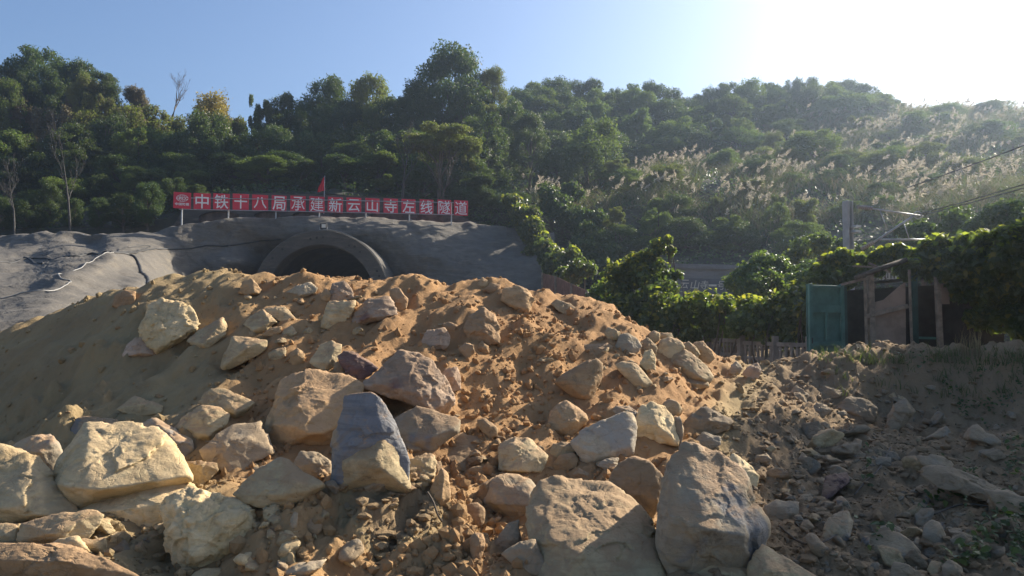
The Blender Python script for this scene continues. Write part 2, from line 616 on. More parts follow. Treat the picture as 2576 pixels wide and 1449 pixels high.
def zheap(x, y):
    x = np.asarray(x, float); y = np.asarray(y, float)
    z = heap0(x, y)
    p = np.c_[x, y, z * .6]
    px, py = project(x, y, z)
    rough = .8 + .2 * sstep(450, 900, px)
    near = sstep(3, 5, y) * sstep(24, 15, y)
    n1 = fbm(p * 1.1, 3) * .16
    # furrows run down the slope
    n2 = fbm(np.c_[x * 2.6 - y * .9, y * .9 + x * .3, 0 * x], 4) * .10
    n3 = ridged(np.c_[x * 2.4, y * 2.4, z * 2 + 5], 2) * .02
    n4 = np.clip(fbm(p * 5.0, 4), -.1, 1) * .045 * sstep(-.25, .4, fbm(p * .9 + 8, 2))
    for c, r, h in MUDP:
        d2 = ((x - c.x) ** 2 + ((y - c.y) * .9) ** 2) / r ** 2
        g = np.exp(-d2 * 1.3)
        z = z + g * (h * .8 + h * .5 * fbm(np.c_[x, y, 0 * x] * 4.5, 5, 2.1, .55))
    grey = sstep(1750, 2000, px + .5 * (py - 1050))
    q = np.c_[x * 1.5, y * 1.5, z * 1.5]
    cel = np.floor(q + .9 * np.c_[fbm(q * .7, 2), fbm(q * .7 + 9, 2), fbm(q * .7 + 18, 2)])
    hsh = np.sin(cel @ np.array([12.98, 78.23, 37.72])) * 43758.5
    hsh -= np.floor(hsh)
    z = z + grey * sstep(17.5, 15, y) * (.10 * fbm(p * 1.8 + 40, 4) + .05 * (hsh - .5) * sstep(6.5, 9, y))
    left = sstep(620, 350, px) * sstep(5.5, 7, y) * sstep(11.0, 9.8, y)
    z = z + left * (np.clip(fbm(np.c_[x * 1.1 + 3, y * .9, 0 * x + 2], 4, 2.2, .55) - .18, 0, 1) * .42 + .06 * ridged(np.c_[x * .9 - y * .8, y * .7 + x * .4, 0 * x], 3))
    z = z + grey * (.05 * np.abs(fbm(p * 4.2 + 60, 4, 2.1, .6)) + .03 * ridged(p * 3.1 + 11, 3)) * sstep(17.5, 15, y)
    n1 = n1 * (1 - .6 * grey)
    return z + near * (n1 * rough + n2 * rough + n3 * rough + n4 * (.45 + .55 * rough))


def hit(px, py, d0=3.2, d1=24.0, fn=zheap):
    d = np.linspace(d0, d1, 700)
    rx, rz = ray(px, py)
    below = CAMZ + rz * d < fn(rx * d, d)
    i = int(np.argmax(below)) if below.any() else len(d) - 1
    return float(d[i])


def build_heap():
    na, nd = 860, 640
    a = np.linspace(-R(44), R(46), na)
    d = 2.6 * (27 / 2.6) ** (np.linspace(0, 1, nd) ** .92)
    A, D = np.meshgrid(a, d)
    x = (np.tan(A) * D).ravel()
    y = D.ravel()
    z = zheap(x, y)
    e = np.minimum(sstep(27, 25.5, y), 1)
    z = z * e + (1 - e) * -.3
    me = mesh_np('spoil_heap', np.c_[x, y, z], grid_faces(nd, na), True, {'zone': ('POINT', zones(x, y))})
    tag(link('spoil_heap', me, M_SOIL), 'heap of orange brown excavated soil and stones in front of the tunnel', 'soil heap', kind='structure')


build_heap()


def build_ground():
    n = 60
    xs = np.concatenate([np.linspace(-900, -60, 12), np.linspace(-50, 50, n), np.linspace(60, 900, 12)])
    ys = np.concatenate([np.linspace(-900, -40, 10), np.linspace(-30, 120, n), np.linspace(130, 900, 10)])
    X, Y = np.meshgrid(xs, ys)
    z = np.full(X.size, -.34)
    me = mesh_np('ground', np.c_[X.ravel(), Y.ravel(), z], grid_faces(len(ys), len(xs)), True, {'zone': ('POINT', np.full(X.size, 1.6))})
    tag(link('ground', me, M_SOIL), kind='structure')


build_ground()

# ================================================================== boulders
VIEWS = {'A': (0, 966, 3), 'B': (587, 838.5, 3), 'C': (1194, 966, 3), 'D': (1717, 838.5, 2.373), 'E': (251.5, 671, 3.324), 'G': (1006, 687.6, 3), 'F': (0, 0, 1)}
_ico = {}


def ico(l):
    if l not in _ico:
        bm = bmesh.new()
        bmesh.ops.create_icosphere(bm, subdivisions=l, radius=1)
        v = np.array([q.co for q in bm.verts])
        f = np.array([[q.index for q in t.verts] for t in bm.faces])
        bm.free()
        _ico[l] = (v / np.linalg.norm(v, axis=1)[:, None], f)
    return _ico[l]


def hull_planes(pts):
    bm = bmesh.new()
    for p in pts: bm.verts.new(p)
    bmesh.ops.convex_hull(bm, input=bm.verts)
    bm.normal_update()
    n, h = [], []
    for f in bm.faces:
        if f.calc_area() > 1e-9:
            n.append(f.normal[:]); h.append(f.normal.dot(f.verts[0].co))
    bm.free()
    n, h = np.array(n), np.array(h)
    s = np.sign((h > 0).sum() - (h < 0).sum()) or 1
    return n * s, h * s


def rock_shape(hulls, seed, size, lvl, chips=5, sharp=40, noise=1.0, strata=0.0, fracture=1.0):
    """hulls: list of point arrays about a shared centre at the origin -> verts, faces"""
    rg = np.random.RandomState(seed)
    v, f = ico(lvl)
    allp = np.concatenate(hulls)
    ext = np.maximum(np.abs(allp).max(0), 1e-3)
    v = v * ext / ext.mean()
    v = v / np.linalg.norm(v, axis=1)[:, None]
    rad = np.zeros(len(v))
    for pts in hulls:
        n, h = hull_planes(pts)
        h = np.maximum(h, size * .03)
        for _ in range(chips):
            u = rg.normal(size=3); u /= np.linalg.norm(u)
            n = np.r_[n, [u]]
            h = np.r_[h, (pts @ u).max() * rg.uniform(.88, .98)]
        q = np.clip((v @ n.T) / np.maximum(h, size * .03), 0, None)
        r = (q ** sharp).sum(1) ** (-1.0 / sharp)
        rad = np.maximum(rad, r)
    p = v * rad[:, None]
    off = rg.uniform(-50, 50, 3)
    s = 1 / size
    # broken faces: tilted cells with small steps between them, at two scales
    fac = 0
    for K, sl, stp in ((11, .20, .014), (60, .17, .006)):
        sd = p[rg.randint(0, len(p), K)]
        q = p + np.c_[fbm(p * s * 3 + off, 2), fbm(p * s * 3 + off + 31, 2), fbm(p * s * 3 + off + 57, 2)] * (.16 if K < 20 else .06) * size
        d2 = ((q[:, None] - sd[None]) ** 2).sum(-1)
        k = d2.argmin(1)
        g = rg.normal(size=(K, 3)) * sl
        fac = fac + np.clip(((p - sd[k]) * g[k]).sum(1), -.05 * size, .035 * size) + (rg.normal(size=K) * stp * size)[k]
    a = fbm(p * s * 2.0 + off, 2) * .02 * size
    a += fac * (.35 + .4 * min(noise, 1.5)) * fracture
    a += (ridged(p * s * 3.5 + off, 3) - .5) * .006 * size
    a -= np.clip(fbm(p * s * 7 + off + 9, 4, 2.1, .6) - .18, 0, 1) * .03 * size * noise
    a += fbm(p * s * 16 + off, 4, 2.1, .6) * .006 * size * (.4 + .6 * noise)
    if strata:
        w = p @ np.array([.25, .3, .92]) + fbm(p * s * 2 + off, 3) * .1 * size
        a += strata * size * .012 * np.sign(np.sin(w * s * 38)) * np.abs(np.sin(w * s * 38)) ** .4
    p = p + v * a[:, None]
    return p, f


rock_no = [0]
ROCKS = []


def V(view, q):
    a, b, c = VIEWS[view]
    return a + q[0] / c, b + q[1] / c


def rock(view, label, mt, pts, ridge=None, lean=.55, thick=.8, d=None, at=None, extra=None, cat='boulder', name=None, chips=6, sharp=130, noise=1.0, strata=0.0, sink=.0, group=None, part_of=None):
    rock_no[0] += 1
    seed = rock_no[0] * 13 + 5
    rg = np.random.RandomState(seed)
    o = np.array([V(view, q) for q in pts], float)
    o = o.mean(0) + (o - o.mean(0)) * (1.08 if view in 'AC' else 1.05)
    lo, hi = o.min(0), o.max(0)
    wpx, hpx = hi - lo
    if d is None:
        b = at if at else ((lo[0] + hi[0]) / 2, hi[1] - .06 * hpx)
        if at: b = V(view, at)
        d = hit(b[0], min(b[1], 1640))
    W, H = M(wpx, d), M(hpx, d)
    size = max(math.sqrt(W * H), .5 * max(W, H))
    cen = o.mean(0)

    def dep(q): return d + lean * M(hi[1] - q[1], d) + sink * size

    def front(points, rlist):
        L = [P(q[0], q[1], dep(q) + .0) for q in points]
        if rlist is None:
            k0 = points.mean(0)
            rr = []
            for _ in range(3):
                t = rg.uniform(-.28, .28, 2)
                rr.append((k0[0] + (t[0] + .1) * wpx, k0[1] + (t[1] - .05) * hpx, rg.uniform(.14, .3)))
        else:
            rr = [(*V(view, q[:2]), q[2] if len(q) > 2 else .22) for q in rlist]
        for q in rr:
            L.append(P(q[0], q[1], dep(q) - q[2] * size))
        k0 = points.mean(0)
        for q in points:
            t = k0 + (q - k0) * .82
            L.append(P(t[0], t[1], dep(t) + thick * size * rg.uniform(.75, 1)))
        return L

    if ridge is not None and size > .45: chips = min(chips, 2)
    if sharp >= 50: sharp = max(sharp, 150)
    hulls = [front(o, ridge)]
    for ex in (extra or []):
        hulls.append(front(np.array([V(view, q) for q in ex[0]], float), ex[1]))
    c = P(cen[0], cen[1], dep(cen) + .2 * thick * size)
    H_ = [np.array([(p - c)[:] for p in h]) for h in hulls]
    lvl = 6 if size > .55 else (5 if size > .22 else 4)
    p, f = rock_shape(H_, seed, size, lvl, chips, sharp, noise, strata, .2 if sharp < 25 else .62)
    nm = name or ('boulder' if size > .3 else 'rock')
    me = mesh_np(nm, p, f, True)
    ob = link(nm, me, MR[mt], loc=c)
    if part_of is not None:
        ob.parent = part_of
        ob.location = c - part_of.location
        ob['label'] = label
        return ob
    tag(ob, label, cat, group or 'boulders and rocks on the spoil heap')
    ROCKS.append((ob, c, size))
    return ob

# ---- front left (view A)
rock('A', 'biggest pale yellow boulder in the left foreground, broad sunlit front with a shaded left end', 'p',
     [(480, 560), (660, 310), (800, 328), (1000, 315), (1160, 345), (1250, 440), (1340, 520), (1440, 690), (1430, 730), (1100, 800), (720, 860), (570, 945), (460, 800), (400, 740)],
     [(692, 372, .16), (645, 560, .30), (480, 775, .34), (740, 815, .34), (1150, 360, .05), (1425, 690, .14)], lean=.75, noise=.6)
rock('A', 'pale boulder cut off by the left picture edge with a chipped white streak', 'p',
     [(-170, 480), (0, 482), (210, 520), (290, 580), (300, 650), (440, 770), (560, 940), (540, 970), (400, 1000), (260, 1040), (0, 1045), (-170, 1040)],
     [(0, 930, .3), (150, 910, .32), (290, 985, .28), (290, 740, .22), (200, 540, .1)], lean=.7)
rock('A', 'flat pale slab with dark flecks tucked below the biggest pale boulder', 'p',
     [(580, 960), (800, 850), (1080, 730), (1240, 680), (1380, 740), (1480, 810), (1400, 870), (1240, 1050), (1000, 1070), (850, 1020), (700, 1000)],
     [(1235, 760, .12), (1240, 900, .22), (850, 960, .2)], lean=1.0, at=(1000, 1050))
rock('A', 'pitted knobbly boulder standing on soil near the bottom left, wide top and narrow foot', 'p',
     [(1220, 950), (1260, 870), (1420, 820), (1600, 845), (1800, 870), (1890, 930), (1905, 1020), (1870, 1200), (1750, 1290), (1660, 1330), (1500, 1410), (1380, 1400), (1340, 1330), (1300, 1200), (1245, 1050)],
     [(1430, 1050, .28), (1430, 1310, .3), (1720, 980, .18), (1300, 900, .12), (1800, 1000, .2)], lean=.45, noise=2.6)
rock('A', 'low shaded slab wedged under the pale boulder at the left picture edge', 't',
     [(150, 1190), (180, 1060), (480, 980), (720, 960), (760, 1000), (740, 1060), (650, 1180), (560, 1210), (400, 1200)],
     [(560, 990, .1), (700, 1010, .12), (400, 1120, .3)], lean=.6)
rock('A', 'small shaded block at the left edge between two pale boulders', 't', [(-60, 1060), (0, 1058), (130, 1060), (132, 1190), (0, 1210), (-60, 1210)])
rock('A', 'small pointed pale rock behind the long slab in the bottom left corner', 'p', [(380, 1215), (450, 1165), (590, 1150), (680, 1265), (500, 1290)], [(580, 1180, .2), (570, 1220, .2)])
rock('A', 'long brown slab filling the bottom left corner with a dark shaded front', 'b',
     [(-170, 1210), (0, 1205), (280, 1215), (560, 1240), (700, 1290), (860, 1380), (1040, 1449), (1050, 1560), (-170, 1560)],
     [(0, 1330, .15), (500, 1340, .16)], lean=.35)
rock('A', 'blue grey rock peeping out behind the top of the biggest pale boulder', 'g',
     [(540, 360), (590, 270), (660, 245), (860, 270), (905, 305), (900, 420), (560, 430)], [(700, 300, .2), (860, 300, .1)], at=(700, 420))
rock('A', 'grey jagged rock with a white broken crest right of the biggest pale boulder', 'g',
     [(1070, 310), (1190, 265), (1260, 310), (1330, 380), (1440, 415), (1452, 490), (1380, 555), (1280, 520), (1120, 400)], [(1190, 300, .2), (1330, 440, .3), (1430, 440, .15)])
rock('A', 'low grey rock left of the biggest pale boulder with a lit rim', 'g',
     [(90, 470), (230, 410), (400, 390), (450, 470), (480, 560), (420, 720), (310, 660), (200, 560)], [(400, 420, .2), (300, 520, .3)])
rock('A', 'rounded block with one sunlit right face above the grey jagged rock', 't',
     [(1310, 340), (1400, 240), (1530, 175), (1660, 180), (1720, 240), (1705, 300), (1580, 420), (1430, 410)], [(1545, 200, .2), (1570, 390, .28), (1350, 330, .15)])
rock('A', 'rock capped with lit crumbs lying above the rounded block on the left slope', 't',
     [(1510, 140), (1600, 40), (1700, 30), (1860, 110), (1905, 140), (1840, 235), (1760, 262), (1640, 190)], [(1700, 90, .15), (1780, 220, .25)])
rock('A', 'flat peaked stone half buried in the smooth shaded left slope', 't',
     [(890, 190), (1020, 95), (1100, 130), (1220, 160), (1210, 212), (1040, 245)], [(1060, 150, .2)])
rock('A', 'broad shaded slab leaning left of the big brown boulder', 's',
     [(1540, 500), (1640, 400), (1750, 330), (1960, 290), (1990, 400), (2060, 520), (1870, 610), (1760, 690), (1640, 640), (1560, 560)], [(1650, 480, .2), (1900, 420, .15)], lean=1.0)
rock('A', 'pyramid shaped rock with one bright narrow facet in the left foreground', 't',
     [(1780, 830), (1900, 700), (2110, 565), (2170, 580), (2240, 680), (2300, 760), (2440, 775), (2300, 880), (2160, 930), (1950, 930), (1870, 890)],
     [(2150, 600, .1), (2230, 740, .26), (2200, 830, .28), (2290, 750, .12)], lean=.6, noise=.6)
rock('A', 'dull grey rock capped with soil behind the pyramid shaped rock', 's',
     [(2200, 640), (2280, 520), (2380, 515), (2490, 590), (2500, 690), (2440, 770), (2340, 700)], [(2350, 600, .2)])
rock('A', 'small tan block in the gap right of the biggest pale boulder', 't', [(1400, 590), (1520, 585), (1630, 600), (1640, 650), (1500, 790), (1430, 700)], [(1530, 620, .2)])
rock('A', 'small tan cobble touching the right side of the pitted boulder', 't', [(1895, 905), (1960, 915), (1970, 960), (1910, 1000)])
rock('A', 'smooth ochre cobble below the pyramid shaped rock', 'o', [(1970, 960), (2010, 920), (2070, 930), (2075, 985), (2010, 1010)], sharp=9)
rock('A', 'smooth grey cobble just below the ochre cobble', 't', [(2010, 1025), (2060, 985), (2125, 1000), (2130, 1050), (2060, 1070)], sharp=9)
rock('A', 'round brown cobble in the rubble below the pyramid shaped rock, largest of its kind', 'b', [(2280, 1110), (2300, 1030), (2370, 995), (2440, 1050), (2430, 1130), (2350, 1175)], sharp=9)
rock('A', 'thin upright grey flake in the rubble below the pyramid shaped rock', 's', [(2160, 1080), (2220, 970), (2250, 980), (2240, 1080), (2180, 1130)])
rock('A', 'low pale rock at the bottom edge below the pitted boulder', 'p', [(1440, 1449), (1520, 1395), (1690, 1385), (1725, 1430), (1700, 1500), (1460, 1500)])
rock('A', 'thin white edged slab at the bottom edge right of the pitted boulder', 'w', [(2150, 1420), (2260, 1350), (2460, 1325), (2420, 1390), (2280, 1460), (2180, 1470)], lean=.9)

# ---- middle (view B)
rock('B', 'big rounded brown boulder left of the split blue grey block', 'o',
     [(240, 700), (290, 580), (345, 480), (355, 370), (440, 300), (560, 285), (690, 290), (830, 312), (945, 375), (1000, 420), (900, 640), (800, 760), (760, 810), (600, 890), (450, 912), (320, 922), (260, 830)],
     [(300, 690, .26), (450, 700, .34), (640, 785, .36), (760, 720, .26), (500, 560, .3), (600, 590, .3), (930, 400, .06)], lean=.75, noise=.7)
rock('B', 'peaked pink boulder with a bright veined right face and brown left face', 'r',
     [(970, 400), (1100, 260), (1250, 122), (1400, 145), (1500, 210), (1560, 310), (1610, 400), (1660, 520), (1640, 570), (1610, 605), (1480, 592), (1390, 555), (1200, 490), (1080, 440)],
     [(1255, 140, .06), (1320, 250, .2), (1420, 450, .3), (1480, 580, .22), (1100, 380, .2)], lean=.5, noise=1.3)
rock('B', 'dark maroon rock in the soil behind the peaked pink boulder', 'm',
     [(790, 170), (830, 130), (920, 140), (1010, 200), (1095, 262), (1000, 340), (940, 360), (850, 305), (800, 220)], [(930, 170, .2), (900, 260, .25)])
blk = rock('B', 'split blue grey block with a tall flat back and a tan front step', 'u',
     [(745, 1180), (758, 850), (800, 650), (850, 490), (1060, 433), (1112, 480), (1212, 670), (1225, 760), (1300, 870), (1322, 960), (1312, 1100), (1180, 1130), (860, 1170)],
     [(1060, 470, .02), (1120, 790, .16), (840, 900, .16), (1200, 760, .1)], lean=.28, thick=.5, sharp=70, noise=.4)
rock('B', 'tan broken front step of the block', 't', [(770, 1180), (800, 960), (860, 850), (1120, 785), (1215, 770), (1300, 880), (1322, 1175), (1270, 1195), (1090, 1135), (860, 1168)],
     [(805, 965, .28), (1070, 945, .42), (1125, 800, .26), (1110, 1020, .44), (1290, 1160, .16)], lean=.28, thick=.4, sharp=70, noise=.5, part_of=blk, name='front_step', at=(1030, 1120))
rock('B', 'long dusty slab with a blue lower face right of the split blue grey block', 'g',
     [(1215, 650), (1385, 557), (1600, 608), (1690, 645), (1707, 740), (1560, 812), (1500, 890), (1310, 870), (1230, 730)],
     [(1390, 810, .25), (1640, 730, .2), (1600, 640, .06)], lean=.7, sharp=60, noise=.6)
rock('B', 'flat brown slab half buried below the long dusty slab', 'b',
     [(1310, 870), (1560, 812), (1720, 745), (1908, 822), (1830, 900), (1745, 1040), (1665, 1055), (1640, 960), (1420, 915)], [(1640, 960, .18), (1800, 830, .1)], lean=1.1, at=(1660, 1040))
rock('B', 'chipped ochre rock leaning against the right of the split blue grey block', 't',
     [(1300, 1060), (1320, 950), (1480, 908), (1535, 960), (1520, 1070), (1440, 1185), (1420, 1205), (1340, 1110)], [(1470, 950, .2), (1400, 1090, .3)], strata=1)
rock('B', 'narrow upright ochre rock beside the chipped ochre rock', 'o', [(1490, 1185), (1570, 1015), (1612, 1050), (1642, 1170), (1640, 1240), (1560, 1335), (1500, 1240)], [(1590, 1080, .2), (1570, 1250, .25)])
rock('B', 'thin brown rock squeezed between the chipped and narrow ochre rocks', 'b', [(1520, 970), (1565, 965), (1572, 1005), (1500, 1115), (1510, 1040)])
rock('B', 'blocky stone with a freshly broken grey and gold corner below the soil chute', 't',
     [(2000, 870), (2030, 820), (2120, 778), (2250, 800), (2370, 930), (2320, 1060), (2150, 1060), (2008, 1030)], [(2120, 850, .22), (2150, 1035, .3), (2280, 940, .2)])
rock('B', 'grey angular block with a pale top corner, front centre above a dark hollow', 'g',
     [(1880, 1230), (1960, 1100), (2000, 1058), (2160, 1060), (2260, 1130), (2322, 1190), (2290, 1300), (2280, 1400), (2120, 1420), (2060, 1380), (1950, 1335), (1890, 1280)],
     [(2000, 1085, .14), (1965, 1280, .26), (2220, 1175, .22), (2240, 1300, .3)], lean=.4, sharp=60, noise=.7)
rock('B', 'small ochre stone stuck in the soil chute above the blocky stone', 'o', [(1840, 655), (1900, 640), (1995, 720), (1990, 765), (1940, 805), (1850, 705)], [(1930, 690, .2)])
rock('B', 'rounded brown rock hugging the left end of the grey angular block', 'b', [(1840, 1230), (1890, 1130), (1965, 1085), (1950, 1200), (1890, 1300)], at=(1900, 1330))
rock('B', 'shaded brown boulder in the dark hollow below the grey angular block', 'b', [(1730, 1330), (1760, 1285), (1850, 1270), (1905, 1320), (1900, 1430), (1870, 1470), (1760, 1460)], sharp=14)
rock('B', 'small rock with a bright white chip right of the peaked pink boulder', 'r', [(1555, 330), (1600, 270), (1690, 250), (1715, 330), (1718, 420), (1650, 445), (1600, 380)], [(1660, 330, .25)])

# ---- upper left slope (view E)
rock('E', 'rounded pale boulder with a pitted sunlit face high on the left slope', 'p',
     [(345, 470), (400, 310), (480, 280), (600, 278), (690, 310), (760, 370), (812, 460), (790, 520), (700, 610), (560, 690), (482, 738), (430, 695), (370, 645), (338, 590)],
     [(375, 450, .1), (500, 510, .25), (570, 560, .28), (690, 590, .2), (470, 700, .24)], lean=.5, noise=2.0)
rock('E', 'low reddish rock wedged under the rounded pale boulder on the left slope', 'r', [(180, 755), (230, 650), (290, 595), (345, 593), (430, 690), (475, 735), (360, 758)], [(300, 640, .15), (350, 720, .3)])
rock('E', 'leaning tan slab right of the rounded pale boulder on the left slope', 't', [(730, 620), (820, 540), (1020, 430), (1062, 500), (1050, 570), (960, 645), (860, 705)], [(1010, 480, .15), (870, 640, .2)], lean=.8)
rock('E', 'squarish tan block with a lit right edge in the middle of the upper slope', 't', [(1210, 480), (1280, 400), (1360, 360), (1420, 430), (1485, 460), (1390, 535), (1280, 578)], [(1370, 385, .1), (1430, 455, .2), (1280, 540, .28)])
rock('E', 'flat tan stone lying just behind the squarish tan block', 't', [(1375, 350), (1430, 335), (1540, 333), (1645, 440), (1650, 472), (1490, 452), (1420, 400)], [(1540, 370, .15)], lean=.9)
rock('E', 'small wedge stone below the squarish tan block', 'o', [(1350, 575), (1400, 530), (1470, 498), (1522, 500), (1512, 545), (1430, 585)])
rock('E', 'small squat stone right of the wedge stone on the upper slope', 't', [(1508, 590), (1540, 520), (1600, 493), (1652, 550), (1600, 590)])
rock('E', 'tall flat topped tan block on the left slope above a shaded hollow', 't',
     [(1010, 830), (1050, 720), (1110, 588), (1210, 588), (1330, 608), (1392, 620), (1382, 690), (1310, 745), (1180, 795), (1090, 855), (1030, 865)], [(1120, 610, .1), (1215, 690, .26), (1330, 640, .2), (1050, 820, .2)], noise=.7)
rock('E', 'rounded tan rock right of the tall flat topped block', 't', [(1400, 725), (1480, 680), (1560, 668), (1557, 758), (1500, 798), (1420, 792)], sharp=14)
rock('E', 'knobbly tan rock with lit right half between two tan rocks on the slope', 'o', [(1573, 790), (1590, 730), (1650, 680), (1712, 730), (1702, 800), (1622, 830)])
rock('E', 'upright tan rock with a notched top left of the dark maroon rock', 't', [(1755, 795), (1850, 650), (1940, 620), (2022, 650), (2012, 720), (1950, 835), (1880, 875), (1790, 825)], [(1960, 670, .15), (1920, 800, .25)])
rock('E', 'pale rock with a white lit end on the crest before the tunnel mouth', 'w', [(1565, 212), (1640, 160), (1760, 130), (1818, 180), (1792, 220), (1720, 252), (1640, 252)], [(1710, 170, .2), (1700, 230, .25)])
rock('E', 'small pointed orange rock on the crest right of the pale white ended rock', 'o', [(1828, 262), (1880, 180), (1932, 220), (1922, 290), (1860, 302)])
rock('E', 'pinkish lumpy rock on the crest right of the small pointed orange rock', 'r', [(1900, 295), (1950, 140), (2040, 118), (2092, 180), (2132, 262), (2000, 305)], [(2000, 200, .25)])
rock('E', 'layered tan block below the pinkish lumpy rock on the crest', 't', [(1850, 500), (1880, 380), (1920, 300), (2060, 288), (2132, 290), (2110, 372), (2050, 462), (1890, 532)], [(1960, 390, .2), (2090, 320, .15)], strata=1)
rock('E', 'big fluted block with a ribbed bright right face below the tunnel mouth', 'r',
     [(2055, 500), (2130, 390), (2220, 290), (2350, 258), (2425, 253), (2482, 360), (2485, 402), (2370, 435), (2260, 450), (2200, 482), (2080, 518)], [(2232, 305, .12), (2225, 430, .3), (2400, 290, .12)], strata=.8)
rock('E', 'brown block on the crest left of the tunnel mouth with lit right face', 'o', [(1158, 222), (1190, 130), (1270, 98), (1350, 190), (1342, 228), (1240, 240)], [(1280, 120, .1), (1290, 220, .3)])
rock('E', 'earthy lump right of the fluted block', 'c', [(2440, 340), (2420, 190), (2500, 178), (2572, 272), (2562, 362), (2490, 370)], name='earth_lump', cat='clod')
rock('E', 'small brown stone tucked beneath the dark maroon rock', 'b', [(1950, 882), (1960, 800), (2000, 788), (2052, 870), (2030, 905)])
rock('E', 'half buried lump on the far left crest below the concrete slope', 'c', [(105, 330), (130, 240), (200, 200), (300, 210), (290, 300), (160, 355)], name='earth_lump', cat='clod', sink=.15)

# ---- right of the middle (view G)
rock('G', 'triangular orange brown rock sticking up from the soil right of centre', 'o',
     [(1170, 822), (1270, 740), (1480, 643), (1527, 690), (1522, 790), (1450, 955), (1385, 972), (1290, 922)], [(1490, 680, .06), (1450, 850, .2), (1400, 940, .2), (1240, 810, .16)], lean=.4, sharp=70, noise=.5)
rock('G', 'brown rock with a white lit right end in the soil above the pink boulder', 'r', [(150, 545), (200, 430), (330, 408), (372, 470), (370, 540), (330, 572), (240, 575)], [(310, 440, .15), (300, 540, .25)])
rock('G', 'small rounded clod resting above the white ended brown rock', 'c', [(308, 380), (370, 363), (437, 390), (422, 442), (380, 452)], name='earth_lump', cat='clod', sharp=12)
rock('G', 'brown lump in the chute left of a small square stone', 'b', [(440, 565), (490, 528), (550, 540), (562, 600), (510, 655)])
rock('G', 'small square stone with lit right corner in the upper soil chute', 'o', [(570, 572), (620, 508), (667, 550), (672, 602), (620, 612)])
rock('G', 'largest earth clod with a crumbling right side below the crest', 'c', [(475, 420), (520, 320), (630, 268), (722, 330), (752, 430), (752, 530), (650, 540), (520, 490)], [(640, 300, .12), (640, 450, .25)], name='earth_lump', cat='clod', lean=.7, noise=1.8)
rock('G', 'brown slab with a torn pale right edge jutting under the crest', 'o', [(760, 205), (780, 120), (900, 98), (960, 118), (1012, 190), (982, 262), (972, 308), (860, 262)], [(940, 150, .15), (950, 270, .2)], sharp=60)
rock('G', 'smooth tan slab lying flush in the soil right of the torn brown slab', 't', [(1140, 232), (1180, 200), (1300, 230), (1348, 300), (1320, 348), (1210, 292)], [(1280, 270, .12)], lean=.9)
rock('G', 'small pointed stone standing on the crest skyline', 'o', [(585, 85), (620, 22), (667, 60), (662, 112), (600, 114)])
rock('G', 'squat brown lump on the crest right of the small pointed stone', 'c', [(640, 122), (690, 68), (762, 90), (742, 142), (680, 152)], name='earth_lump', cat='clod')
rock('G', 'pair of joined tan cobbles above the grey boulder on the right shoulder', 't', [(1538, 455), (1570, 402), (1622, 420), (1662, 460), (1642, 502), (1580, 504)], extra=[([(1570, 480), (1600, 430), (1662, 440), (1660, 500), (1600, 506)], None)])
rock('G', 'rounded grey boulder on the right shoulder of the heap', 'w', [(1618, 565), (1660, 458), (1720, 448), (1800, 500), (1832, 550), (1780, 622), (1700, 615)], [(1720, 510, .22), (1760, 580, .2)], sharp=20)
rock('G', 'long flat brown slab in the soil left of the rounded grey boulder', 'b', [(1308, 572), (1400, 540), (1560, 528), (1618, 550), (1560, 602), (1490, 645), (1400, 612)], [(1520, 570, .15)], lean=1.0)
rock('G', 'tan boulder topping the right shoulder against the fence', 't', [(1868, 505), (1880, 448), (1920, 428), (1967, 450), (1962, 505), (1920, 535)], sharp=16)
rock('G', 'flat tan rock behind the boulder topping the right shoulder', 't', [(1950, 475), (1970, 448), (2050, 448), (2064, 490), (2000, 505)])
rock('G', 'angular tan rock below the boulder topping the right shoulder', 't', [(1788, 615), (1820, 520), (1870, 488), (1942, 560), (1932, 602), (1850, 645)], [(1880, 540, .2)])
rock('G', 'upright pale rock with bright face in the right shoulder cluster', 'p', [(1808, 695), (1850, 590), (1900, 578), (1932, 640), (1927, 740), (1890, 758), (1830, 705)], [(1880, 640, .2)])
rock('G', 'broad tan boulder above the long leaning one on the right shoulder', 't', [(1938, 605), (1960, 500), (2030, 478), (2120, 508), (2152, 560), (2080, 625), (2000, 668)], [(2040, 530, .2)], sharp=20)
rock('G', 'smaller tan boulder behind the long leaning one on the right shoulder', 't', [(2130, 540), (2180, 513), (2235, 560), (2262, 602), (2240, 655), (2160, 600)])
rock('G', 'rightmost tan boulder of the shoulder cluster before the picket fence', 'o', [(2198, 545), (2220, 525), (2290, 513), (2342, 580), (2372, 640), (2330, 685), (2260, 650)], [(2290, 570, .2)])
rock('G', 'long tan boulder leaning right down the shoulder', 't', [(2018, 665), (2060, 590), (2150, 573), (2250, 650), (2320, 700), (2374, 780), (2330, 835), (2150, 795), (2050, 725)], [(2150, 620, .12), (2280, 790, .26), (2080, 680, .22)], lean=.6)
rock('G', 'curved banana shaped tan boulder left of the shoulder cluster', 't', [(1618, 695), (1680, 658), (1780, 678), (1840, 740), (1912, 832), (1880, 878), (1780, 864), (1730, 775), (1640, 725)], [(1780, 730, .2), (1830, 830, .2)], sharp=20)
rock('G', 'low flat stone below the long leaning boulder', 't', [(2128, 815), (2160, 800), (2230, 798), (2322, 820), (2334, 862), (2250, 874)])
rock('G', 'many faceted ochre boulder with dark pits on its lower front', 'o',
     [(1113, 1140), (1140, 1040), (1200, 978), (1260, 962), (1330, 1000), (1392, 1060), (1413, 1110), (1330, 1175), (1290, 1243), (1200, 1243), (1130, 1195)],
     [(1180, 1020, .14), (1230, 1105, .26), (1330, 1110, .24), (1300, 1010, .12), (1200, 1190, .22)], sharp=60, noise=.8)
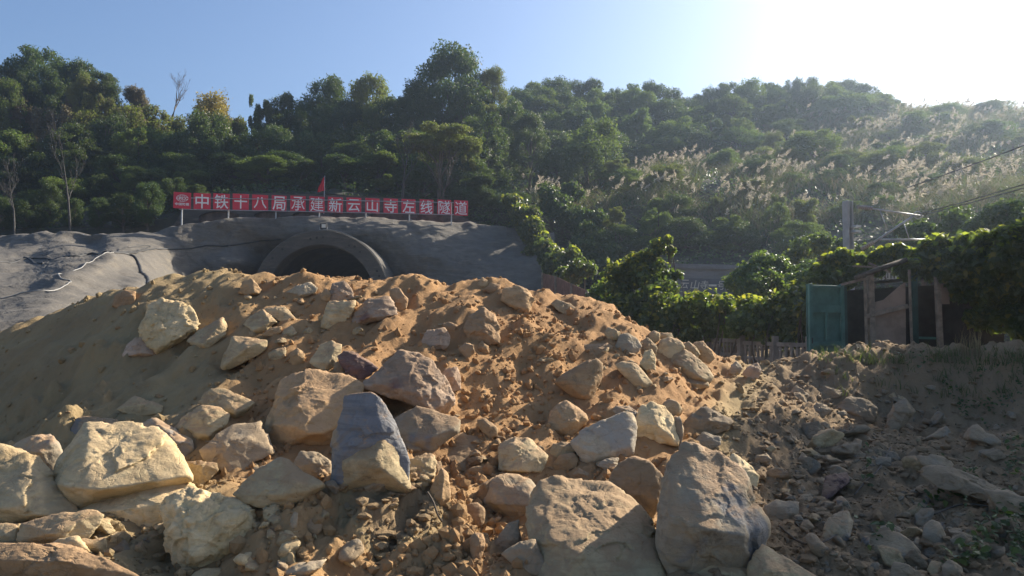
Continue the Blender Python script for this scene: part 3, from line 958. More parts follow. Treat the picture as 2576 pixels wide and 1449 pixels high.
rock('G', 'flat faced grey block leaning right of the many faceted ochre boulder', 'w',
     [(1283, 1270), (1380, 1190), (1530, 1120), (1680, 1048), (1742, 1060), (1772, 1110), (1764, 1370), (1600, 1405), (1450, 1445), (1388, 1422), (1300, 1315)],
     [(1680, 1080, .04), (1755, 1130, .08), (1740, 1310, .14), (1480, 1370, .2), (1320, 1290, .12)], lean=.5, sharp=70, noise=.5)
rock('G', 'small blue grey rock resting on top of the flat faced grey block', 'g', [(1590, 1050), (1630, 1000), (1740, 1008), (1803, 1060), (1795, 1130), (1740, 1090)])
rock('G', 'large boulder with a rippled bright top and smooth shaded front', 'p',
     [(1768, 1190), (1800, 1060), (1830, 1000), (1900, 968), (1990, 1010), (2052, 1090), (2102, 1250), (2097, 1302), (1960, 1285), (1800, 1225)],
     [(1805, 1140, .2), (1940, 1145, .28), (2060, 1240, .2), (1900, 990, .04)], lean=.6, sharp=60)
rock('G', 'rounded tan rock perched above the right of the rippled top boulder', 't', [(1973, 985), (2040, 943), (2092, 970), (2137, 1030), (2112, 1072), (2060, 1084)], sharp=16)
rock('G', 'narrow shaded rock squeezed against the right of the rippled top boulder', 's', [(2060, 1090), (2112, 1078), (2142, 1180), (2122, 1312), (2097, 1292)], at=(2110, 1320))
rock('G', 'shaded grey boulder with a broken hollow front right of the rippled top boulder', 's', [(2128, 1212), (2150, 1110), (2210, 1058), (2310, 1008), (2400, 1048), (2512, 1120), (2470, 1182), (2330, 1205), (2240, 1245)], [(2220, 1090, .1), (2330, 1110, .24), (2460, 1130, .12)], lean=.6)
rock('G', 'small shaded grey rock below the broken hollow boulder', 's', [(2198, 1275), (2290, 1198), (2412, 1230), (2422, 1292), (2310, 1344), (2230, 1320)], [(2330, 1240, .2)])
rock('G', 'upper tan rock of two stacked between the blocky stone and the grey block', 't', [(1118, 1375), (1160, 1288), (1220, 1278), (1342, 1298), (1344, 1342), (1240, 1385), (1150, 1440)], [(1230, 1310, .2)])
rock('C', 'lower rounded ochre rock of two stacked left of the grey block', 'o', [(578, 625), (640, 540), (742, 518), (777, 560), (762, 630), (645, 674)], [(700, 570, .24)], sharp=18)

# ---- front right (view C)
rock('C', 'tallest boulder at the front right, grey dusted top and orange lower front', 'g',
     [(1385, 1200), (1380, 1000), (1430, 740), (1500, 560), (1600, 500), (1720, 503), (1850, 548), (1950, 620), (2022, 700), (2092, 870), (2162, 1030), (2168, 1120), (2130, 1210), (2070, 1400), (1900, 1449), (1600, 1470), (1480, 1460), (1420, 1335)],
     [(1500, 740, .14), (1460, 1030, .30), (1700, 1085, .36), (2040, 1150, .3), (2150, 1080, .12), (1620, 530, .02)], lean=.55, sharp=60, noise=.6)
rock('C', 'upright brown tombstone shaped rock left of the tallest front boulder', 'b',
     [(1003, 830), (1030, 720), (1090, 608), (1200, 553), (1322, 580), (1402, 680), (1432, 740), (1392, 900), (1312, 1045), (1240, 965), (1040, 885)],
     [(1380, 870, .1), (1200, 610, .06), (1080, 800, .12), (1310, 980, .08)], lean=.4, thick=.45, sharp=60, noise=.5, at=(1200, 1090))
rock('C', 'wide flat topped slab at the front centre with crumbs and a shadow on it', 't',
     [(425, 890), (520, 760), (640, 738), (820, 730), (1012, 740), (1060, 860), (1240, 960), (1345, 1100), (1422, 1300), (1440, 1449), (1440, 1570), (560, 1570), (540, 1400), (470, 1200), (415, 1050)],
     [(480, 1060, .1), (590, 1190, .26), (780, 1270, .32), (1000, 1250, .3), (1300, 1130, .16), (1380, 1330, .2)], lean=1.25, sharp=50, at=(950, 1530))
rock('C', 'low tan boulder at the bottom edge below the tallest front boulder', 't', [(1645, 1380), (1680, 1310), (1760, 1280), (1880, 1300), (2010, 1350), (2150, 1410), (2240, 1470), (2220, 1570), (1640, 1570)], [(1720, 1330, .1), (1850, 1400, .2)], lean=.7)
rock('C', 'pale pointed rock behind the right side of the tallest front boulder', 'p', [(1918, 600), (1940, 545), (1962, 528), (2052, 600), (2142, 690), (2122, 765), (2070, 815), (1990, 740)], [(2000, 620, .2)])
rock('C', 'tan slab sloping off the bottom edge right of the tallest front boulder', 't', [(2078, 1395), (2130, 1280), (2190, 1228), (2300, 1308), (2450, 1378), (2580, 1455), (2560, 1570), (2080, 1570)], [(2200, 1280, .1), (2180, 1400, .25)], lean=.7)
rock('C', 'shaded grey rock left of the wide flat topped slab at the bottom', 's', [(220, 1285), (330, 1208), (450, 1178), (545, 1400), (500, 1450), (330, 1400)], [(420, 1230, .15)])
rock('C', 'small brown stone on the soil above the tombstone shaped rock', 'b', [(738, 685), (790, 638), (892, 690), (872, 712), (760, 704)])
rock('C', 'bright layered chip below the flat faced grey block', 'w', [(928, 612), (980, 568), (1082, 558), (1077, 622), (990, 654)], strata=1.5)
rock('C', 'orange slab below the rippled top boulder', 'o', [(1198, 490), (1222, 408), (1352, 500), (1270, 535)], lean=.9)
rock('C', 'tall muddy lump at the bottom edge of the clumpy soil mound', 'c', [(-40, 1160), (0, 1118), (60, 1138), (78, 1230), (40, 1345), (-20, 1330)], name='earth_lump', cat='clod', noise=2)
rock('C', 'dark shaded block deep in the hollow left of the wide flat topped slab', 's', [(120, 1240), (250, 1060), (330, 1040), (350, 1190), (330, 1240), (200, 1300)])

# ---- shaded bank on the right (view D)
G2 = 'rocks in the shaded bank'
rock('D', 'white grey stone on the ground before the picket fence', 'w', [(278, 235), (290, 190), (322, 163), (358, 205), (342, 245), (300, 250)], group=G2)
rock('D', 'reddish stone beside the white grey stone before the picket fence', 'r', [(353, 250), (390, 195), (447, 180), (468, 220), (452, 272), (385, 265)], group=G2)
rock('D', 'thin grey stone high in the shaded bank below the green door', 's', [(648, 350), (678, 308), (732, 360), (742, 392), (690, 398)], group=G2)
rock('D', 'grey wedge stone high in the shaded bank with a dark underside', 's', [(798, 365), (830, 308), (922, 338), (992, 350), (900, 395), (830, 402)], group=G2)
rock('D', 'light grey angular stone in the middle of the shaded bank', 's', [(773, 455), (800, 413), (862, 430), (882, 460), (842, 495), (800, 494)], group=G2)
rock('D', 'large brown rock face embedded in the shaded bank below the shed post', 's', [(928, 440), (1000, 378), (1100, 398), (1162, 440), (1152, 525), (1060, 540), (1000, 485)], group=G2, sink=.1)
rock('D', 'upright brown rock embedded in the shaded bank at far right', 's', [(1218, 560), (1222, 490), (1262, 418), (1332, 388), (1392, 470), (1352, 505), (1282, 585), (1240, 605)], group=G2, sink=.1)
rock('D', 'purple grey slab tilted on the lower rubble right of the tallest boulder', 'm', [(828, 965), (860, 858), (982, 828), (1003, 870), (930, 935), (850, 1005)], group=G2, lean=.9)
rock('D', 'light stone touching the right end of the purple grey slab', 't', [(978, 915), (1010, 878), (1078, 890), (1022, 940)], group=G2)
rock('D', 'broad grey block right beside the tallest front boulder in the shaded rubble', 's', [(488, 1035), (560, 998), (692, 1008), (693, 1072), (600, 1120), (500, 1095)], group=G2)
rock('D', 'flat pale slab on the ledge of the shaded bank', 't', [(655, 775), (720, 748), (852, 768), (795, 795), (700, 796)], group=G2, lean=.9)
rock('D', 'squarish brown stone on the ledge of the shaded bank', 's', [(1148, 755), (1170, 738), (1243, 738), (1243, 792), (1160, 795)], group=G2)
rock('D', 'small tan stone above the broad grey block in the shaded rubble', 't', [(558, 955), (590, 918), (642, 930), (632, 974), (572, 984)], group=G2)
rock('D', 'wedge stone left of the purple grey slab in the shaded rubble', 's', [(690, 995), (710, 965), (762, 958), (783, 990), (730, 1024)], group=G2)
rock('D', 'rounded grey cobble below the broad grey block', 's', [(638, 1115), (660, 1085), (700, 1078), (742, 1130), (700, 1165)], group=G2, sharp=12)
rock('D', 'rounded cobble right of the rounded grey cobble in the rubble', 's', [(698, 1155), (720, 1115), (752, 1108), (792, 1160), (742, 1195)], group=G2, sharp=12)
rock('D', 'tall blue grey boulder half buried in the lower shaded rubble', 'g', [(828, 1265), (850, 1160), (872, 1098), (982, 1058), (1012, 1130), (992, 1235), (900, 1275)], group=G2, sink=.1)
rock('D', 'rounded brown boulder at the lower right in the shaded rubble', 's', [(1428, 1215), (1440, 1140), (1482, 1108), (1542, 1130), (1583, 1220), (1542, 1295)], group=G2, sharp=14)
rock('D', 'grey stone left of the rounded brown boulder at the lower right', 's', [(1368, 1255), (1400, 1218), (1452, 1260), (1442, 1312), (1380, 1314)], group=G2)
rock('D', 'small light flat stone at the lower right near the bottom edge', 't', [(1298, 1345), (1340, 1308), (1383, 1330), (1372, 1364)], group=G2)
rock('D', 'pale upright stone at the bottom edge of the shaded rubble', 't', [(1458, 1405), (1490, 1358), (1552, 1370), (1563, 1450), (1490, 1456)], group=G2)
rock('D', 'grey block at the bottom edge right of the pale upright stone', 's', [(1548, 1390), (1590, 1348), (1662, 1390), (1684, 1460), (1560, 1460)], group=G2)
rock('D', 'greenish grey upright stone standing on the ledge of the shaded bank', 'g', [(988, 700), (1030, 628), (1072, 640), (1063, 695), (1020, 715)], group=G2)
rock('D', 'small pale stone at the foot of the upper shaded bank', 't', [(498, 690), (530, 663), (562, 685), (532, 710)], group=G2)
rock('D', 'brown boulder at the bottom edge in the shaded rubble', 's', [(1238, 1460), (1260, 1368), (1322, 1378), (1452, 1460), (1400, 1490), (1260, 1490)], group=G2)
rock('D', 'long earthy ledge rock overhanging a dark gap at the right edge', 's', [(1438, 850), (1470, 805), (1550, 788), (1700, 838), (1850, 928), (2060, 1010), (2060, 1075), (1850, 1010), (1650, 950), (1520, 915)], [(1600, 840, .12), (1900, 980, .12)], group=G2, lean=.9)


# ---- small loose stones: separate objects sharing a few meshes
def stone_meshes():
    out = []
    for k in range(8):
        rg = np.random.RandomState(100 + k)
        pts = rg.normal(size=(11, 3))
        pts = pts / np.linalg.norm(pts, axis=1)[:, None] * rg.uniform(.8, 1, (11, 1)) * np.array([.5, .42, .32])
        p, f = rock_shape([pts], 300 + k, .8, 4 if k < 6 else 3, 4, 50)
        out.append((p, f))
    return out


SMESH = stone_meshes()
_smc = {}


def stones(n, poly, smin, smax, mats, label, group, seed, name='stone'):
    rg = np.random.RandomState(seed)
    poly = np.array(poly, float)
    k = 0
    tries = 0
    while k < n and tries < n * 30:
        tries += 1
        q = rg.uniform(poly.min(0), poly.max(0))
        ins = False
        j = len(poly) - 1
        for i in range(len(poly)):
            if (poly[i, 1] > q[1]) != (poly[j, 1] > q[1]) and q[0] < (poly[j, 0] - poly[i, 0]) * (q[1] - poly[i, 1]) / (poly[j, 1] - poly[i, 1]) + poly[i, 0]:
                ins = not ins
            j = i
        if not ins: continue
        d = hit(q[0], q[1])
        if d > 22: continue
        c = P(q[0], q[1], d)
        s = smin * (smax / smin) ** (rg.uniform() ** 1.8)
        if any((c - b).length < sz * .42 for _, b, sz in ROCKS): continue
        mt = mats[rg.randint(len(mats))]
        i = rg.randint(len(SMESH))
        if (i, mt) not in _smc:
            me = mesh_np('stone', SMESH[i][0], SMESH[i][1], True)
            me.materials.append(MR[mt])
            _smc[(i, mt)] = me
        o = link(name, _smc[(i, mt)])
        o.location = c + Vector((0, 0, s * .10))
        o.rotation_euler = (rg.uniform(-.6, .6), rg.uniform(-.6, .6), rg.uniform(0, 6.28))
        o.scale = (s * rg.uniform(.8, 1.3), s, s * rg.uniform(.7, 1.1))
        tag(o, label, 'stone', group)
        k += 1


stones(130, [(1830, 1010), (2050, 940), (2300, 960), (2560, 1050), (2560, 1440), (1960, 1440), (1900, 1200)], .06, .24, 'ssstsg',
       'small angular grey brown stone in the shaded rubble bank at the right', 'small stones in the shaded rubble', 11)
stones(30, [(640, 1170), (1000, 1230), (1000, 1440), (640, 1440), (640, 1250)], .05, .14, 'tsbt', 'small rounded stone in the rubble between the pitted boulder and the mud mound', 'small stones in the front rubble', 12)
stones(20, [(220, 1330), (420, 1330), (440, 1440), (380, 1440), (250, 1400)], .05, .13, 'ts', 'small grey stone in the shaded gap left of the pitted boulder', 'small stones left of the pitted boulder', 13)
stones(60, [(560, 720), (1400, 740), (1640, 860), (1700, 980), (1500, 1020), (1150, 1150), (900, 940), (560, 960)], .06, .16, 'obt', 'small tan stone lying loose on the orange soil slope', 'small stones on the orange slope', 14)
stones(20, [(80, 830), (500, 740), (560, 960), (420, 1080), (120, 1080)], .05, .13, 'to', 'small stone on the smooth shaded left flank', 'small stones on the left flank', 15)
stones(30, [(1150, 1080), (1600, 1060), (1700, 1180), (1230, 1240)], .05, .15, 'tobs', 'small stone in the gaps among the front boulders', 'small stones among the front boulders', 16)


stones(34, [(0, 1290), (420, 1290), (900, 1300), (900, 1449), (0, 1449)], .12, .3, 'tpts', 'medium tan stone filling the gaps in the left foreground', 'medium stones in the left foreground', 21, 'rock')
stones(26, [(480, 1060), (760, 1150), (1250, 1060), (1300, 1240), (640, 1240)], .12, .3, 'tobs', 'medium tan stone jammed between the boulders in the middle', 'medium stones in the middle', 22, 'rock')
stones(26, [(1130, 1240), (1560, 1060), (1760, 1060), (1900, 1250), (1940, 1440), (1250, 1440)], .12, .3, 'tobg', 'medium stone jammed between the big boulders at the front right', 'medium stones at the front right', 23, 'rock')
stones(70, [(1850, 1000), (2100, 930), (2300, 960), (2560, 1020), (2560, 1440), (1980, 1440)], .16, .55, 'ssts', 'medium grey brown rock half sunk in the shaded bank', 'medium rocks in the shaded bank', 24, 'rock')
stones(26, [(1560, 820), (1750, 880), (1830, 960), (1700, 1010), (1480, 960), (1500, 860)], .1, .28, 'to', 'medium tan stone scattered on the right shoulder of the heap', 'medium stones on the right shoulder', 25, 'rock')
stones(24, [(560, 730), (1000, 720), (900, 930), (560, 960), (480, 850)], .1, .26, 'ot', 'medium tan stone scattered below the tunnel mouth', 'medium stones on the upper slope', 26, 'rock')


def clods():
    rg = np.random.RandomState(5)
    n = 52000
    a = rg.uniform(-R(36), R(36), n)
    d = 4.2 * (15.5 / 4.2) ** rg.uniform(0, 1, n)
    x, y = np.tan(a) * d, d
    dens = fbm(np.c_[x * .8, y * .8, 0 * x], 3)
    px, py = project(x, y, heap0(x, y))
    chute = np.exp(-(((px - (1330 - .42 * (py - 900))) / 110) ** 2))
    zone = zones(x, y)
    pr = .16 + .45 * np.clip(dens, 0, 1) + .9 * chute * (py > 800) + .28 * (zone > 1.2) + .5 * np.exp(-(((px - 980) / 200) ** 2 + ((py - 1360) / 80) ** 2)) - .13 * (px < 600) * (py < 1050)
    k = rg.uniform(0, 1, n) < pr
    x, y, zone = x[k], y[k], zone[k]
    n = len(x)
    z = zheap(x, y)
    s = .007 * (7 ** (rg.uniform(0, 1, n) ** 2.2)) * rg.uniform(.8, 1.4, n)
    bv, bf = ico(1)
    nv = len(bv)
    jit = rg.uniform(.7, 1.25, (n, nv, 1))
    sc = rg.uniform(.65, 1.25, (n, 1, 3)) * np.where(zone[:, None, None] > 1.2, np.array([1.25, 1.1, .6]), 1.0)
    v = bv[None] * jit * sc * s[:, None, None]
    th = rg.uniform(0, 6.28, n)
    c, sn = np.cos(th)[:, None], np.sin(th)[:, None]
    v = np.stack([v[..., 0] * c - v[..., 1] * sn, v[..., 0] * sn + v[..., 1] * c, v[..., 2]], -1)
    v += np.c_[x, y, z + s * .25][:, None, :]
    f = (bf[None] + (np.arange(n) * nv)[:, None, None]).reshape(-1, 3)
    me = mesh_np('soil_crumbs', v.reshape(-1, 3), f, False, {'zone': ('POINT', np.repeat(zone, nv))})
    tag(link('soil_crumbs', me, M_SOIL), 'loose crumbs of soil and gravel strewn over the heap', 'gravel', kind='stuff')


clods()


def rubble():
    rg = np.random.RandomState(50)
    px = rg.uniform(1820, 2600, 900); py = rg.uniform(930, 1445, 900)
    k = px > 1820 + np.abs(py - 1150) * .25
    px, py = px[k], py[k]
    d = np.array([hit(a, b) for a, b in zip(px, py)])
    rx, rz = ray(px, py)
    c = np.c_[rx * d, d, CAMZ + rz * d]
    V_, F_, o = [], [], 0
    for i in range(len(c)):
        v, f = SMESH[6 + i % 2]
        s = .035 * 3.2 ** rg.uniform()
        q = Quaternion(rg.normal(size=4)).normalized().to_matrix()
        V_.append((v * np.array([1.1, .9, .6]) * s) @ np.array(q).T + c[i] + [0, 0, s * .1]); F_.append(f + o); o += len(v)
    me = mesh_np('rubble', np.concatenate(V_), np.concatenate(F_), True)
    tag(link('rubble', me, MR['s']), 'small broken stone fragments covering the shaded bank', 'rubble', kind='stuff')


rubble()

# ================================================================== sprayed concrete slope and tunnel portal
def shot_mat(name, a, b_, warm=.35):
    m, nt, b = newmat(name)
    k = N(nt)
    c = k.coord()
    big = k.noise(c, .35, 6, .6, .5)
    mid = k.noise(c, 2.2, 8, .68, .4)
    mp = k.n('ShaderNodeMapping')
    mp.inputs['Scale'].default_value = (.5, .5, 2.6)
    mp.inputs['Rotation'].default_value = (0, .35, 0)
    nt.links.new(c, mp.inputs['Vector'])
    streak = k.noise(mp.outputs[0], 1.5, 7, .66, .6)
    col = k.mix(k.ramp(big, .35, .65), a, b_)
    col = k.mix(k.math('MULTIPLY', k.ramp(streak, .48, .70), .6), col, (.185, .155, .115))
    col = k.mix(k.math('MULTIPLY', k.ramp(mid, .52, .74), .5), col, tuple(x * .6 for x in b_))
    nt.links.new(col, b.inputs['Base Color'])
    b.inputs['Roughness'].default_value = .92
    h = k.math('ADD', k.math('MULTIPLY', streak, .9), k.math('MULTIPLY', k.noise(c, 9, 8, .7), .4))
    nt.links.new(k.bump(h, .7, .16), b.inputs['Normal'])
    return m


M_SHOT = shot_mat('sprayed_concrete', (.128, .114, .094), (.092, .083, .07))
M_CONC = shot_mat('portal_concrete', (.088, .08, .068), (.064, .059, .052))
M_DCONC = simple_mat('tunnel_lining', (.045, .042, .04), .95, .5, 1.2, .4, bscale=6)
M_STEEL = simple_mat('galvanised_steel', (.42, .43, .44), .45, .3, 8, .05, metal=.5)
M_BLACK = simple_mat('black_rubber', (.02, .02, .02), .6, .3, 10, .1)
M_PIPE = simple_mat('pale_plastic_pipe', (.26, .25, .23), .5, .15, 10, .05)
M_RED = simple_mat('red_sign_paint', (.62, .018, .045), .45, .12, 3, .03)
M_WHITE = simple_mat('white_lettering', (.80, .78, .76), .5, .06, 3, .02)
M_FLAG = simple_mat('red_cloth', (.58, .02, .04), .8, .2, 8, .1)
M_GOLD = simple_mat('cream_calligraphy', (.62, .57, .46), .6, .1, 6, .03)

SHOTP = [
    (-260, 590, 49), (-100, 595, 48.5), (0, 597, 47.5), (60, 590, 47), (105, 582, 47), (125, 594, 46.5), (150, 583, 47), (190, 587, 47), (250, 592, 46), (300, 587, 46), (340, 585, 46), (370, 592, 46), (420, 575, 47), (500, 562, 47.8), (574, 552, 48.5), (697, 547, 49.6), (810, 546, 50.5), (926, 549, 51.6), (1068, 558, 52.8), (1215, 566, 54), (1290, 572, 54),
    (-260, 650, 40), (0, 640, 43), (120, 630, 43), (250, 625, 42.5), (-100, 690, 33), (0, 665, 37), (0, 700, 31), (60, 690, 32), (120, 660, 37), (0, 745, 24), (0, 785, 20.5), (0, 830, 18), (-260, 760, 23), (-260, 850, 17.5), (-100, 830, 18),
    (160, 672, 30), (200, 650, 34), (260, 630, 37), (320, 622, 40), (200, 700, 27.5), (200, 740, 25), (130, 700, 27), (130, 750, 22.5), (130, 800, 19), (300, 680, 33), (300, 740, 27), (360, 660, 38), (380, 700, 34), (380, 735, 30), (380, 780, 26), (260, 800, 21),
    (430, 628, 45), (430, 680, 43.5), (430, 740, 42), (480, 610, 46.8), (520, 640, 47.2), (520, 700, 46.6), (520, 760, 46),
    (600, 600, 48.6), (590, 625, 48.2), (600, 660, 47.2), (600, 720, 46.8), (650, 640, 49.8), (640, 700, 49.6), (700, 600, 49.2), (700, 575, 49.3), (810, 575, 49.4), (920, 580, 50.3), (980, 610, 50.4), (980, 640, 50.6), (1000, 700, 50.8), (1000, 760, 50.8), (1040, 640, 50.0), (1100, 600, 51.2), (1100, 640, 49.6), (1100, 720, 49), (1200, 620, 51.5), (1200, 720, 48.5), (1290, 640, 51), (1300, 720, 47.5), (1380, 720, 46.5), (1380, 640, 50), (1400, 590, 54),
]
TOPX = [-260, -100, 0, 60, 105, 125, 150, 190, 250, 300, 340, 370, 420, 500, 574, 697, 810, 926, 1068, 1215, 1290, 1400]
TOPY = [590, 595, 597, 590, 582, 594, 583, 587, 592, 587, 585, 592, 575, 562, 552, 547, 546, 549, 558, 566, 572, 590]
_st = TPS([(a / 400., b / 200.) for a, b, c in SHOTP], [math.log(c) for a, b, c in SHOTP], 2e-4)
RC = (806, 751)
RY = 47.2                                   # depth of the face of the portal ring


def shot_depth(px, py): return np.exp(_st(np.c_[np.asarray(px) / 400., np.asarray(py) / 200.]))


def build_shot():
    cols = np.linspace(-250, 1395, 420)
    nr = 130
    top = np.interp(cols, TOPX, TOPY)
    t = np.linspace(0, 1, nr)
    PX = np.repeat(cols[None], nr, 0)
    PY = top[None] + (870 - top[None]) * t[:, None] ** 1.1
    d = shot_depth(PX.ravel(), PY.ravel())
    rx, rz = ray(PX.ravel(), PY.ravel())
    x, y, z = rx * d, d, CAMZ + rz * d
    p = np.c_[x, y, z]
    y2 = y + fbm(p * .35, 4) * .38 + fbm(p * 1.6 + 4, 4) * .08
    z2 = z + fbm(p * .5 + 20, 3) * .14 * np.repeat(np.ones(nr) * 1, len(cols))
    # shelf running back from the top edge
    sh = []
    for back, dz in ((.6, .12), (1.6, .1), (3.2, -.05), (6.5, -.4)):
        sh.append(np.c_[x[:len(cols)] * (1 + 0 * back), y2[:len(cols)] + back, z2[:len(cols)] + dz + fbm(p[:len(cols)] * .8 + back, 3) * .1])
    v = np.concatenate([np.concatenate(sh[::-1]), np.c_[x, y2, z2]])
    F = grid_faces(nr + 4, len(cols))
    u, w = project(v[:, 0], v[:, 1], v[:, 2])
    ins = (np.where(w < RC[1], (u - RC[0]) ** 2 + (w - RC[1]) ** 2 < 158 ** 2, np.abs(u - RC[0]) < 158)) & (np.arange(len(v)) >= 4 * len(cols))
    F = F[~ins[F].any(1)]
    me = mesh_np('concrete_slope', v, F, True)
    tag(link('concrete_slope', me, M_SHOT), 'bulging grey sprayed concrete slope around the tunnel mouth', 'concrete slope', kind='structure')


build_shot()


def build_portal():
    c = P(RC[0], RC[1], RY)
    root = empty('tunnel_portal', (c.x, c.y, 0))
    tag(root, 'round concrete tunnel mouth with a thick ring half hidden by the soil heap', 'tunnel portal')
    ri, ro = M(135, RY), M(174, RY)

    def arc(r, y, n=56, leg=3.6):
        pts = [Vector((c.x - r, y, c.z - leg))]
        pts += [Vector((c.x + r * math.cos(a), y, c.z + r * math.sin(a))) for a in np.linspace(math.pi, 0, n)]
        pts.append(Vector((c.x + r, y, c.z - leg)))
        return pts

    def loft(loops, mat, name, smooth=False, jit=0):
        v = np.array([[q[:] for q in L] for L in loops])
        nr, nc = v.shape[:2]
        v = v.reshape(-1, 3)
        if jit:
            v = v + fbm(v * 1.3, 3)[:, None] * jit * np.array([1, .3, 1])
        me = mesh_np(name, v, grid_faces(nr, nc), smooth)
        me.transform(Matrix.Translation(-root.location))
        return link(name, me, mat, root)

    b = .06
    loft([arc(ro * 1.02, RY + 7), arc(ro, RY + b), arc(ro - b, RY), arc(ri + b, RY), arc(ri, RY + b), arc(ri, RY + 1.6)], M_CONC, 'ring')
    loft([arc(ri, RY + 1.6), arc(ri + .22, RY + 1.62), arc(ri + .2, RY + 5.5), arc(ri - .05, RY + 5.6), arc(ri - .1, RY + 12), arc(ri + .25, RY + 12.1), arc(ri + .2, RY + 40)], M_DCONC, 'lining', jit=.06)
    m = MB()
    m.box((0, RY + 40 - c.y, c.z - .5), (10, .4, 10))
    m.build('working_face', M_DCONC, root)
    # lifting holes on the ring
    m = MB()
    for a in (140, 128, 100, 94, 88, 62, 57, 50, 26, 21):
        rr = (ri + ro) / 2 + .1 * math.sin(a)
        m.tube([(math.cos(R(a)) * rr, -.012, c.z + math.sin(R(a)) * rr), (math.cos(R(a)) * rr, .05, c.z + math.sin(R(a)) * rr)], .07, 10)
    m.build('bolt_hole', M_DCONC, root)
    # pale cable clipped along the right edge of the ring
    pts = [(math.cos(R(a)) * (ro + .02), -.03, c.z + math.sin(R(a)) * (ro + .03)) for a in range(88, 24, -4)]
    MB().tube(pts, .022, 6).build('edge_cable', M_PIPE, root)


build_portal()


def lie(pts, r, lift=.03, n=6):
    """a cable lying on the concrete: pixels -> points on the surface"""
    q = crspline([(a, b, 0) for a, b in pts], 7)
    px = np.array([v.x for v in q]); py = np.array([v.y for v in q])
    d = shot_depth(px, py)
    rx, rz = ray(px, py)
    p = np.c_[rx * d, d, CAMZ + rz * d]
    p[:, 1] += fbm(p * .35, 4) * .38 + fbm(p * 1.6 + 4, 4) * .08 - lift
    p[:, 2] += fbm(p * .5 + 20, 3) * .14 + lift * .6
    return MB().tube([Vector(v) for v in p], r, n)


tag(lie([(-60, 668), (0, 663), (80, 655), (160, 647), (230, 638), (300, 634), (370, 629), (440, 626), (520, 620), (610, 612), (705, 603)], .045).build('cable', M_BLACK, smooth=True), 'long black cable running left across the concrete slope to the tunnel ring', 'cable')
tag(lie([(285, 636), (315, 637), (340, 655), (360, 685), (372, 710), (380, 735), (388, 760)], .075).build('hose', M_BLACK, smooth=True), 'thick dark hose hanging down the concrete slope to the crest of the heap', 'hose')
tag(lie([(290, 637), (250, 648), (205, 668), (160, 682), (146, 692), (155, 700), (178, 706), (172, 716), (150, 724), (100, 732), (50, 739), (0, 746), (-60, 752)], .022).build('pipe', M_PIPE, smooth=True), 'thin pale pipe snaking down the left concrete slope', 'pipe')
tag(lie([(285, 634), (300, 624), (330, 620), (365, 620), (378, 623), (350, 627), (310, 630)], .025).build('cable_loop', M_BLACK, smooth=True), 'loop of thin black cable lying beside the cable junction on the slope', 'cable')
tag(lie([(70, 654), (90, 662), (106, 668)], .06).build('short_hose', M_BLACK, smooth=True), 'short dark hose end branching off the long cable at the left', 'hose')


# floodlight on the ring
def floodlight():
    c = P(814, 568, RY + .5)
    r = empty('floodlight', (c.x, c.y, c.z - .25))
    tag(r, 'small square floodlight standing on top of the tunnel ring', 'floodlight')
    w, h = M(17, RY), M(15, RY)
    MB().box((0, 0, h * .5 + .04), (w, .16, h), bevel=.02).build('housing', M_BLACK, r)
    MB().box((0.03, -.088, h * .55 + .04), (w * .62, .012, h * .62)).build('lens', simple_mat('floodlight_glass', (.62, .58, .5), .25, .1, 5, 0), r)
    m = MB()
    m.bar((-w * .55, 0, -.12), (-w * .55, 0, h * .5), .03).bar((w * .55, 0, -.12), (w * .55, 0, h * .5), .03).bar((-w * .57, 0, -.12), (w * .57, 0, -.12), .035)
    m.build('bracket', M_STEEL, r)


floodlight()


# ------------------------------------------------------------------ writing
_fc = {}


def text_mesh(s, bold=0.0, ext=.01):
    cu = bpy.data.curves.new('lettering', 'FONT')
    cu.body = s
    cu.size = 1
    cu.offset = bold
    cu.extrude = ext
    cu.resolution_u = 3
    o = bpy.data.objects.new('lettering_tmp', cu)
    COL.objects.link(o)
    dg = bpy.context.evaluated_depsgraph_get()
    me = bpy.data.meshes.new_from_object(o.evaluated_get(dg))
    bpy.data.objects.remove(o)
    bpy.data.curves.remove(cu)
    n = len(me.vertices)
    a = np.zeros(n * 3)
    me.vertices.foreach_get('co', a)
    a = a.reshape(-1, 3)
    return me, a


def put_text(s, name, mat, parent, centre, w, h, right=(1, 0, 0), up=(0, 0, 1), bold=0.0, depth=.012, shear=0.0, fit=True):
    """fits the glyph to a w x h box whose middle is centre (in the parent's space)"""
    me, a = text_mesh(s, bold)
    lo, hi = a.min(0), a.max(0)
    sx, sy = w / max(hi[0] - lo[0], 1e-6), h / max(hi[1] - lo[1], 1e-6)
    if not fit: sx = sy = min(sx, sy)
    u = (a[:, 0] - (lo[0] + hi[0]) / 2) * sx
    v = (a[:, 1] - (lo[1] + hi[1]) / 2) * sy
    u = u + v * shear
    t = (a[:, 2] - lo[2]) / max(hi[2] - lo[2], 1e-6) * depth
    r, q = np.array(Vector(right).normalized()), np.array(Vector(up).normalized())
    nrm = np.cross(r, q)
    p = np.array(centre)[None] + u[:, None] * r + v[:, None] * q + t[:, None] * nrm
    me.vertices.foreach_set('co', p.ravel())
    me.materials.clear()
    me.update()
    return link(name, me, mat, parent)


